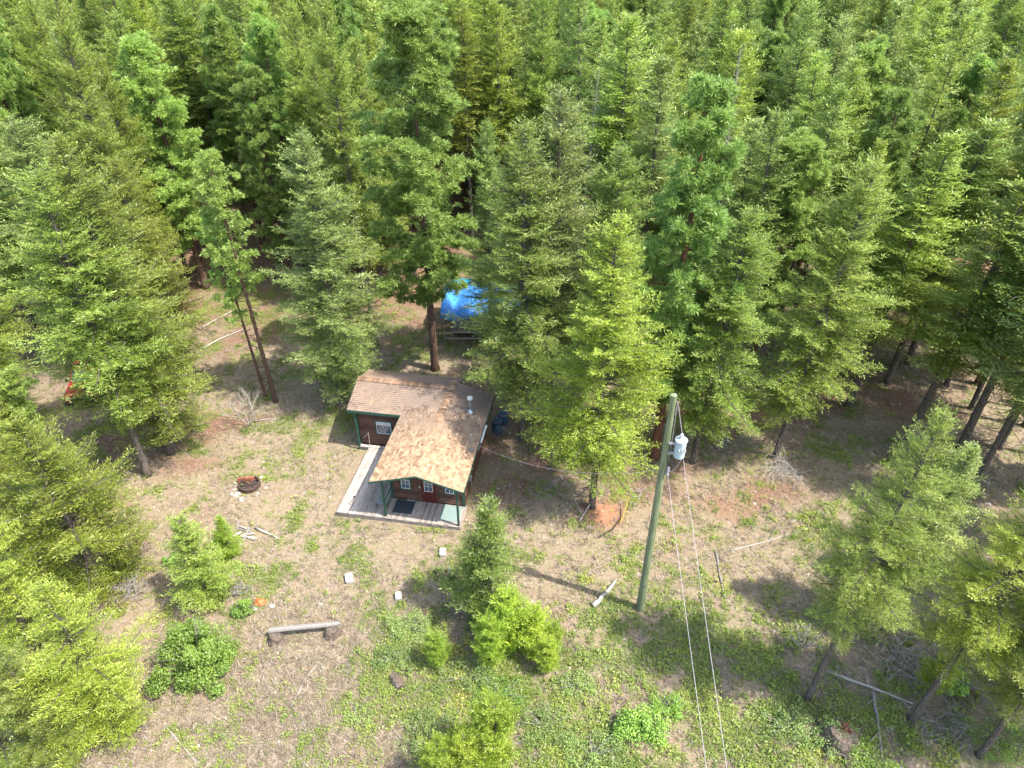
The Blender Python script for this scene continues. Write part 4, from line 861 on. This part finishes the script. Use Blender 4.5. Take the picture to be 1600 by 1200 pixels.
# the big rotten stump at the lower right
c_ = at(1308, 1160); rsn = random.Random(31)
stp = empty("rotten_stump", (c_.x, c_.y, 0), 0, "large mossy rotten stump with orange broken top at the lower right", "stump")
m = MB(); m.tube([(0, 0, -.1), (0, 0, .2), (.02, 0, .55), (.05, .02, .8)], [.85, .68, .58, .46], 14, rough=.16, rng=rsn); m.build("base", M['stump'], stp)
m = MB()
for k in range(16):
    a0 = rsn.uniform(0, 6.28); r_ = rsn.uniform(.02, .24); x, y = .16+r_*math.cos(a0), .14+r_*math.sin(a0); m.tube([(x, y, .6), (x+rsn.uniform(-.06, .06), y+rsn.uniform(-.06, .06), .82+rsn.uniform(0, .16))], [rsn.uniform(.07, .15), .05], 5, rough=.3, rng=rsn)
m.build("broken_wood", M['redbark'], stp)
m = MB()
for k in range(7): a0 = 2*PI*k/7+.3; m.tube([(.5*math.cos(a0), .5*math.sin(a0), .3), (1.0*math.cos(a0), 1.0*math.sin(a0), .05), (1.4*math.cos(a0+.2), 1.4*math.sin(a0+.2), -.06)], [.17, .11, .04], 6, rough=.2, rng=rsn)
m.build("root", M['stump'], stp)
V, tn = leaf_cloud(np.random.RandomState(3), 4200, 1.15, 1.05, .95, .05, 30); link_mesh("moss", np_mesh("moss", V, 4, tn), M['rose'], stp)
# orange thing with white bits on the grass
c_ = at(407, 941); m = MB(); m.blob((0, 0, .1), (.26, .2, .13), random.Random(2), 9, 6, .35); o = m.build("orange_bag", M['orange']); o.location = c_; setup(o, "crumpled orange plastic bag on the grass by the leafy bush", "bag")
for px, py, lb in ((425, 948, "white scrap lying right of the orange bag"), (398, 952, "white scrap lying left of the orange bag"), (500, 945, "small white scrap on a stick above the log bench")):
    c_ = at(px, py); m = MB(); m.blob((0, 0, .04), (.13, .09, .05), random.Random(px), 7, 5, .35); o = m.build("white_scrap", M['white']); o.location = c_; setup(o, lb, "scrap")
# scrap wood pile by the young fir
pl0 = at(378, 830)
for k in range(9):
    m = MB(); a0 = rng.uniform(-.6, .6); L = rng.uniform(.4, .9); m.beam((-L/2, 0, 0), (L/2, 0, .03), rng.uniform(.07, .13), .03); o = m.build("scrap_board", M['palewood' if k % 2 else 'deadwood']); o.location = (pl0.x+rng.uniform(-.7, .7), pl0.y+rng.uniform(-.5, .35), .05+.035*(k % 4)); o.rotation_euler = (0, rng.uniform(-.1, .1), a0+(1.2 if k % 3 == 0 else 0))
    setup(o, ("pale " if k % 2 else "dark grey ")+("board lying crosswise" if k % 3 == 0 else "board lying lengthwise")+" in the scrap wood heap, "+("bottom layer", "second layer", "third layer", "top layer")[k % 4]+(", outer one" if k > 4 else ""), "board", "boards of the scrap heap")
# grey brush pile
def brush(name, px, py, rad, hgt, cnt, mat, label, cat, seed, up=.35):
    prs = random.Random(seed); c_ = at(px, py); m = MB()
    for k in range(cnt):
        a0 = prs.uniform(0, 6.28); L = prs.uniform(.4, 1)*rad; s = Vector((prs.gauss(0, .35)*rad, prs.gauss(0, .35)*rad, prs.uniform(.02, hgt*.6))); e = s+Vector((math.cos(a0)*L, math.sin(a0)*L, prs.uniform(-.1, up)*L)); e.z = max(e.z, .02)
        md = s.lerp(e, .5)+Vector((prs.uniform(-.1, .1), prs.uniform(-.1, .1), prs.uniform(0, .12)))*rad; r = prs.uniform(.008, .022); m.tube([s, md, e], [r, r*.7, .004], 4, cap=False)
        for q in range(2): f_ = md+Vector((prs.uniform(-.4, .4), prs.uniform(-.4, .4), prs.uniform(0, .2)))*rad*.7; m.tube([md, f_], [r*.5, .003], 3, cap=False)
    o = m.build(name, M[mat]); o.location = (c_.x, c_.y, 0); return setup(o, label, cat)
brush("brush_pile", 1222, 738, 1.35, .8, 110, 'palewood', "heap of tangled grey dead branches at the right forest edge", "brush pile", 1)
brush("brush_pile", 205, 925, 1.0, .6, 60, 'deadwood', "dead grey twigs spreading out under the wide bright fir", "brush pile", 2)
brush("brush_pile", 1000, 770, .6, .3, 26, 'palewood', "small heap of twigs right of the orange dirt", "brush pile", 3)
brush("brush_pile", 1440, 1060, 1.2, .8, 55, 'deadwood', "grey tangle of dead branches in the lower right thicket", "brush pile", 4)
brush("brush_pile", 1560, 1090, 1.3, .8, 70, 'deadwood', "grey tangle of dead twigs near the right border", "brush pile", 5)
brush("brush_pile", 1480, 1140, 1.3, .6, 45, 'deadwood', "tangle of dead branches right of the grey log by the rotten stump", "brush pile", 8)
brush("brush_pile", 1405, 1035, 1.2, .6, 60, 'palewood', "pale dead branches behind the near leaning fir's trunk", "brush pile", 9)
brush("brush_pile", 375, 925, .5, .4, 60, 'deadwood', "dark ball of thin twigs between young fir and leafy bush", "brush pile", 6)
brush("brush_pile", 1130, 700, .7, .3, 30, 'palewood', "scattered grey twigs left of the leaning trunk behind the pole", "brush pile", 7)
# bare dead shrub
def dead_shrub(px, py, h, spread, seed, label):
    prs = random.Random(seed); c_ = at(px, py); m = MB()
    def grow(p, d, L, r, n):
        q = p+d*L; md = p.lerp(q, .5)+Vector((prs.uniform(-1, 1), prs.uniform(-1, 1), 0))*L*.06; m.tube([p, md, q], [r, r*.85, r*.65], 4, cap=False)
        if n == 0: return
        for k in range(3 if n > 1 else 4):
            e = (d+Vector((prs.uniform(-1, 1), prs.uniform(-1, 1), prs.uniform(-.3, .6)))*.75).normalized(); grow(p.lerp(q, prs.uniform(.45, 1)), e, L*prs.uniform(.5, .8), r*.62, n-1)
    for k in range(6):
        a0 = k*1.05+prs.uniform(-.3, .3); grow(Vector((0, 0, 0)), Vector((math.cos(a0)*spread, math.sin(a0)*spread, 1)).normalized(), h*.5, .028, 3)
    o = m.build("dead_shrub", M['palewood']); o.location = (c_.x, c_.y, 0); setup(o, label, "shrub")
dead_shrub(390, 665, 2.3, .55, 5, "leafless pale grey shrub standing in the left clearing")
stick("fallen_branch", [(392, 660, .1), (425, 656, .1), (446, 662, .05)], .03, 'palewood', "pale branch lying right of the leafless grey shrub", "branch", 2, 21)
dead_shrub(1255, 1010, 1.2, .8, 6, "small leafless shrub left of the near leaning fir's trunk")
# water barrel
def barrel(px, py, label, s=1.0):
    c_ = at(px, py); bo = empty("barrel", (c_.x, c_.y, 0), 0, label, "barrel"); m = MB()
    m.tube([(0, 0, 0), (0, 0, .04), (0, 0, .28*s), (0, 0, .31*s), (0, 0, .58*s), (0, 0, .61*s), (0, 0, .88*s), (0, 0, .9*s)], [.27, .29, .295, .31, .31, .295, .29, .26], 22); m.build("drum", M['bluep'], bo)
    m = MB(); m.tube([(0, 0, .9*s), (0, 0, .95*s)], [.27, .25], 22); m.build("lid", M['bluep'], bo); m = MB()
    for k in range(20):
        a0, a1_ = 2*PI*k/20, 2*PI*(k+1)/20; m.tube([(.275*math.cos(a0), .275*math.sin(a0), .93*s), (.275*math.cos(a1_), .275*math.sin(a1_), .93*s)], .014, 5)
    m.build("rim", M['metal'], bo)
barrel(777, 676, "dark blue plastic barrel beside the cabin's right wall"); barrel(786, 664, "second blue barrel, standing behind the nearer one", .95)
stick("pole_stick", [(769, 670, .4), (772, 680, .25), (777, 690, .03)], .02, 'palewood', "thin pale stick leaning in front of the blue barrels", "stick", 0, 22)

# ================================================================ BUSHES AND LOW PLANTS
def bush(px, py, rx, ry, h, n, mat, label, size=.075, seed=1, name="bush", cat="bush", group=None, lobes=16):
    rs = np.random.RandomState(seed); c_ = at(px, py); rt = empty(name, (c_.x, c_.y, gzf(c_.x, c_.y)), 0, label, cat, group)
    V, tn = leaf_cloud(rs, n, rx, ry, h, size, lobes); o = link_mesh("foliage", np_mesh("foliage", V, 4, tn), M[mat], rt)
    prs = random.Random(seed); m = MB()
    for k in range(12):
        a0 = prs.uniform(0, 6.28); r_ = prs.uniform(.3, .9); m.tube([(0, 0, -.03), (math.cos(a0)*rx*r_*.5, math.sin(a0)*ry*r_*.5, h*.5), (math.cos(a0)*rx*r_, math.sin(a0)*ry*r_, h*prs.uniform(.7, .95))], [.02, .014, .005], 4, cap=False)
    m.build("stem", M['deadwood'], rt); return rt
bush(314, 1045, 1.8, 1.6, 2.9, 21000, 'bush', "big round bright green leafy bush below the young yellow green fir", seed=1, lobes=60)
bush(385, 955, .75, .55, .7, 2600, 'bush', "low leafy bush left of the orange bag", seed=2)
bush(1000, 1140, 1.3, .95, 1.0, 6500, 'bush', "wide green bush at the bottom between saplings and wires", seed=3, lobes=34)
bush(700, 905, .7, .6, .75, 2600, 'rose', "dark green low bush in the shade left of the young pale tipped fir", seed=4)
bush(1490, 1075, .9, .6, .7, 2600, 'bush', "broad leaved green plant in the lower right thicket", seed=6, size=.13)
bush(272, 880, .55, .5, .7, 1600, 'bush', "small leafy bush left of the young yellow green fir", seed=7)
gp = "pale green thorny shrubs in the clearing"
for i, (px, py, rx, ry, h, n, mt, lb) in enumerate((
    (640, 985, 1.0, .8, .7, 2600, 'rose', "pale bluish shrub left above the lone round lime sapling"), (615, 1035, .8, .6, .6, 1800, 'rose', "pale shrub just above the dark chunk of log"), (730, 1060, 1.1, .7, .7, 2600, 'rose', "pale shrub right of the lone round lime sapling"),
    (780, 1085, .9, .7, .6, 2200, 'bush', "green shrub below the row of lime saplings"), (665, 1150, 1.0, .8, .7, 2600, 'rose', "pale shrub above the three lime saplings at the bottom border"), (850, 1135, .9, .7, .6, 2200, 'rose', "pale shrub between the large lime sapling and the wide green bush"),
    (900, 1070, .7, .5, .4, 1500, 'rose', "small pale shrub above the wide green bush"), (1040, 1110, .6, .5, .6, 1500, 'bush', "small green shrub left of the left wire near the bottom"), (925, 1180, 1.0, .7, .6, 2400, 'rose', "pale shrub at the bottom border below the wide green bush"),
    (1230, 1140, .9, .7, .6, 2200, 'rose', "pale shrub left of the big rotten stump"), (1350, 1195, 1.0, .7, .7, 2400, 'bush', "green shrub at the bottom border below the rotten stump"), (560, 1120, .5, .4, .35, 900, 'rose', "small pale shrub on the edge of the dry slope"),
    (1290, 960, 1.0, .6, .5, 2000, 'rose', "pale shrub in the shade of the near leaning fir"), (1565, 1165, 1.0, .8, .8, 2400, 'bush', "green shrub in the lower right corner"))):
    bush(px, py, rx*1.45, ry*1.4, h*.9, int(n*1.5), mt, lb, seed=20+i, name="shrub", cat="shrub", group=gp, size=.052, lobes=46)

# low undergrowth, dry grass, litter: nobody could count them
def scatter(n, seed, dens, y0=8, y1=60):
    rs = np.random.RandomState(seed); y = y0+(y1-y0)*rs.rand(n*4)**1.25; hw = 6+y*.80; x = rs.uniform(-1, 1, n*4)*hw
    keep = rs.rand(n*4) < dens(x, y); x, y = x[keep][:n], y[keep][:n]
    u = L2x(x, y); k2 = ~((u[0] > -3.3) & (u[0] < 4.0) & (u[1] > -1.55) & (u[1] < 7.2)); return x[k2], y[k2], rs
def L2x(x, y): dx, dy = x-CO.x, y-CO.y; return dx*math.cos(CA)-dy*math.sin(CA), dx*math.sin(CA)+dy*math.cos(CA)
# leafy undergrowth: little rosettes
x, y, rs = scatter(42000, 5, lambda x, y: np.clip(m_green(x, y), 0, 1)*.9+.05)
k = 11; n = len(x)*k; sz = np.repeat(rs.uniform(.45, 1.0, len(x))+.9*rs.rand(len(x))**6, k); X = np.repeat(x, k)+rs.normal(0, .065, n)*sz; Y = np.repeat(y, k)+rs.normal(0, .065, n)*sz; Z = gz(X, Y)+rs.uniform(.02, .17, n)*sz
p = np.stack([X, Y, Z], -1); nrm = unit(rs.normal(0, .45, (n, 3))+np.array([0, 0, 1.0])); a_ = unit(np.cross(nrm, rs.normal(0, 1, (n, 3)))); b_ = np.cross(nrm, a_); s = (.034*sz*rs.uniform(.6, 1.3, n))[:, None]
V = np.stack([p-a_*s, p+b_*s*.6, p+a_*s, p-b_*s*.6], 1); tn = np.clip(np.repeat(fbm(x*.5, y*.5)*1.3-.2+rs.uniform(-.25, .25, len(x)), k)+rs.uniform(-.12, .12, n), 0, 1)
setup(link_mesh("undergrowth", np_mesh("undergrowth", V, 4, tn), M['under']), "low green and yellowish plants covering the clearing's ground", "undergrowth", kind="stuff")
# dry grass: tufts of leaning blades
def dgr(x, y): c0 = at(430, 1100); s = np.exp(-(((x-c0.x)/5.5)**2+((y-c0.y)/5)**2)); return np.clip((.34+.8*s+(fbm(x*.8+5, y*.8)-.5)*1.2)*(1-.75*m_needle(x, y)), 0, 1)
x, y, rs = scatter(30000, 6, dgr, 8, 48)
k = 9; n = len(x)*k; sz = np.repeat(rs.uniform(.5, 1.3, len(x)), k); X = np.repeat(x, k)+rs.normal(0, .05, n)*sz; Y = np.repeat(y, k)+rs.normal(0, .05, n)*sz; p = np.stack([X, Y, gz(X, Y)-.01], -1)
d = unit(rs.normal(0, .6, (n, 3))*np.array([1, 1, .2])+np.array([0, 0, .55])); L_ = (.27*sz*rs.uniform(.5, 1.2, n))[:, None]; w = unit(np.cross(d, rs.normal(0, 1, (n, 3))))*.014
V = np.stack([p-w, p+w, p+d*L_], 1); setup(link_mesh("dry_grass", np_mesh("dry_grass", V, 3, rs.rand(n)), M['straw']), "dry pale grass tufts on the open ground", "grass", kind="stuff")
# green grass
x, y, rs = scatter(9000, 16, lambda x, y: np.clip(m_green(x, y)*.8+.03, 0, 1), 8, 50)
k = 9; n = len(x)*k; sz = np.repeat(rs.uniform(.5, 1.3, len(x)), k); X = np.repeat(x, k)+rs.normal(0, .06, n)*sz; Y = np.repeat(y, k)+rs.normal(0, .06, n)*sz; p = np.stack([X, Y, gz(X, Y)-.01], -1)
d = unit(rs.normal(0, .5, (n, 3))*np.array([1, 1, .2])+np.array([0, 0, .6])); L_ = (.24*sz*rs.uniform(.5, 1.2, n))[:, None]; w = unit(np.cross(d, rs.normal(0, 1, (n, 3))))*.012
V = np.stack([p-w, p+w, p+d*L_], 1); setup(link_mesh("green_grass", np_mesh("green_grass", V, 3, rs.rand(n)*.8), M['under']), "green grass growing among the low plants", "grass", kind="stuff")
# fallen twigs and small stones
x, y, rs = scatter(9000, 8, lambda x, y: np.clip(.15+(fbm(x*.6+30, y*.6)-.45)*2.2, 0, 1), 8, 60); n = len(x); an_ = rs.uniform(0, 6.28, n); L_ = rs.uniform(.10, .55, n)*(rs.rand(n)**1.5+.4); d = np.stack([np.cos(an_), np.sin(an_), rs.uniform(-.05, .15, n)], -1)
p = np.stack([x, y, gz(x, y)+.02], -1); w = np.stack([-np.sin(an_), np.cos(an_), 0*an_], -1)*(.007+.012*rs.rand(n))[:, None]; z = np.array([0, 0, .014]); e = p+d*L_[:, None]
V = np.concatenate([np.stack([p-w, e-w*.5, e+z, p+z], 1), np.stack([p+z, e+z, e+w*.5, p+w], 1)]); tn = np.tile(rs.rand(n), 2)
setup(link_mesh("twig_litter", np_mesh("twig_litter", V, 4, tn), simple("litter_twigs", (.46, .41, .36), (.22, .17, .14), 3, .9, attr=True)), "grey twigs littering the forest floor", "twigs", kind="stuff")
x, y, rs = scatter(2600, 9, lambda x, y: np.clip(.1+(fbm(x*.4+70, y*.4)-.45)*2, 0, 1), 8, 45); m = []; tt = []
octv = np.array([[1, 0, 0], [0, 1, 0], [-1, 0, 0], [0, -1, 0], [0, 0, .7]]); n = len(x); sc_ = rs.uniform(.02, .07, (n, 1, 1))*(1+1.3*(rs.rand(n, 1, 1) > .95)); q = octv[None]*sc_*rs.uniform(.6, 1.3, (n, 5, 3))+np.stack([x, y, gz(x, y)], -1)[:, None]
V = np.concatenate([q[:, [i, (i+1) % 4, 4]] for i in range(4)]); setup(link_mesh("small_stones", np_mesh("small_stones", V, 3, np.tile(rs.rand(n), 4)), M['stone']), "small pale stones strewn over the ground", "stones", kind="stuff")

rs = np.random.RandomState(44); n = 2600; lx = np.concatenate([rs.uniform(-.4, 4.1, 1700), rs.uniform(-3.5, 1.0, 900)]); ly = np.concatenate([rs.uniform(.5, 6.2, 1700)**1.0, rs.uniform(3.8, 5.7, 900)])
hz = np.where(ly < 3.7, 3.6-np.abs(lx-1.92)*.304, np.maximum(3.6-np.abs(lx-1.92)*.304*np.where(lx > 1.92, 1, 1), 3.6-np.abs(ly-5.75)*.341)); hz = np.where(lx > 1.92, 3.6-np.abs(lx-1.92)*.304, hz)
kp = fbm(lx*1.3+3, ly*1.3) > .5; lx, ly, hz = lx[kp], ly[kp], hz[kp]; n = len(lx); p = np.stack([lx, ly, hz+.034], -1); a0 = rs.uniform(0, 6.28, n); L_ = rs.uniform(.03, .13, n)[:, None]
d = np.stack([np.cos(a0), np.sin(a0), 0*a0], -1)*L_; w = np.stack([-np.sin(a0), np.cos(a0), 0*a0], -1)*.012; V = np.stack([p-w, p+d*.5-w*1.4+[0, 0, .012], p+d, p+d*.5+w], 1)
link_mesh("needle_litter", np_mesh("needle_litter", V, 4, rs.rand(n)), simple("fallen_needles", (.22, .12, .065), (.10, .06, .04), 4, 1, attr=True), roof)
bpy.context.view_layer.update()
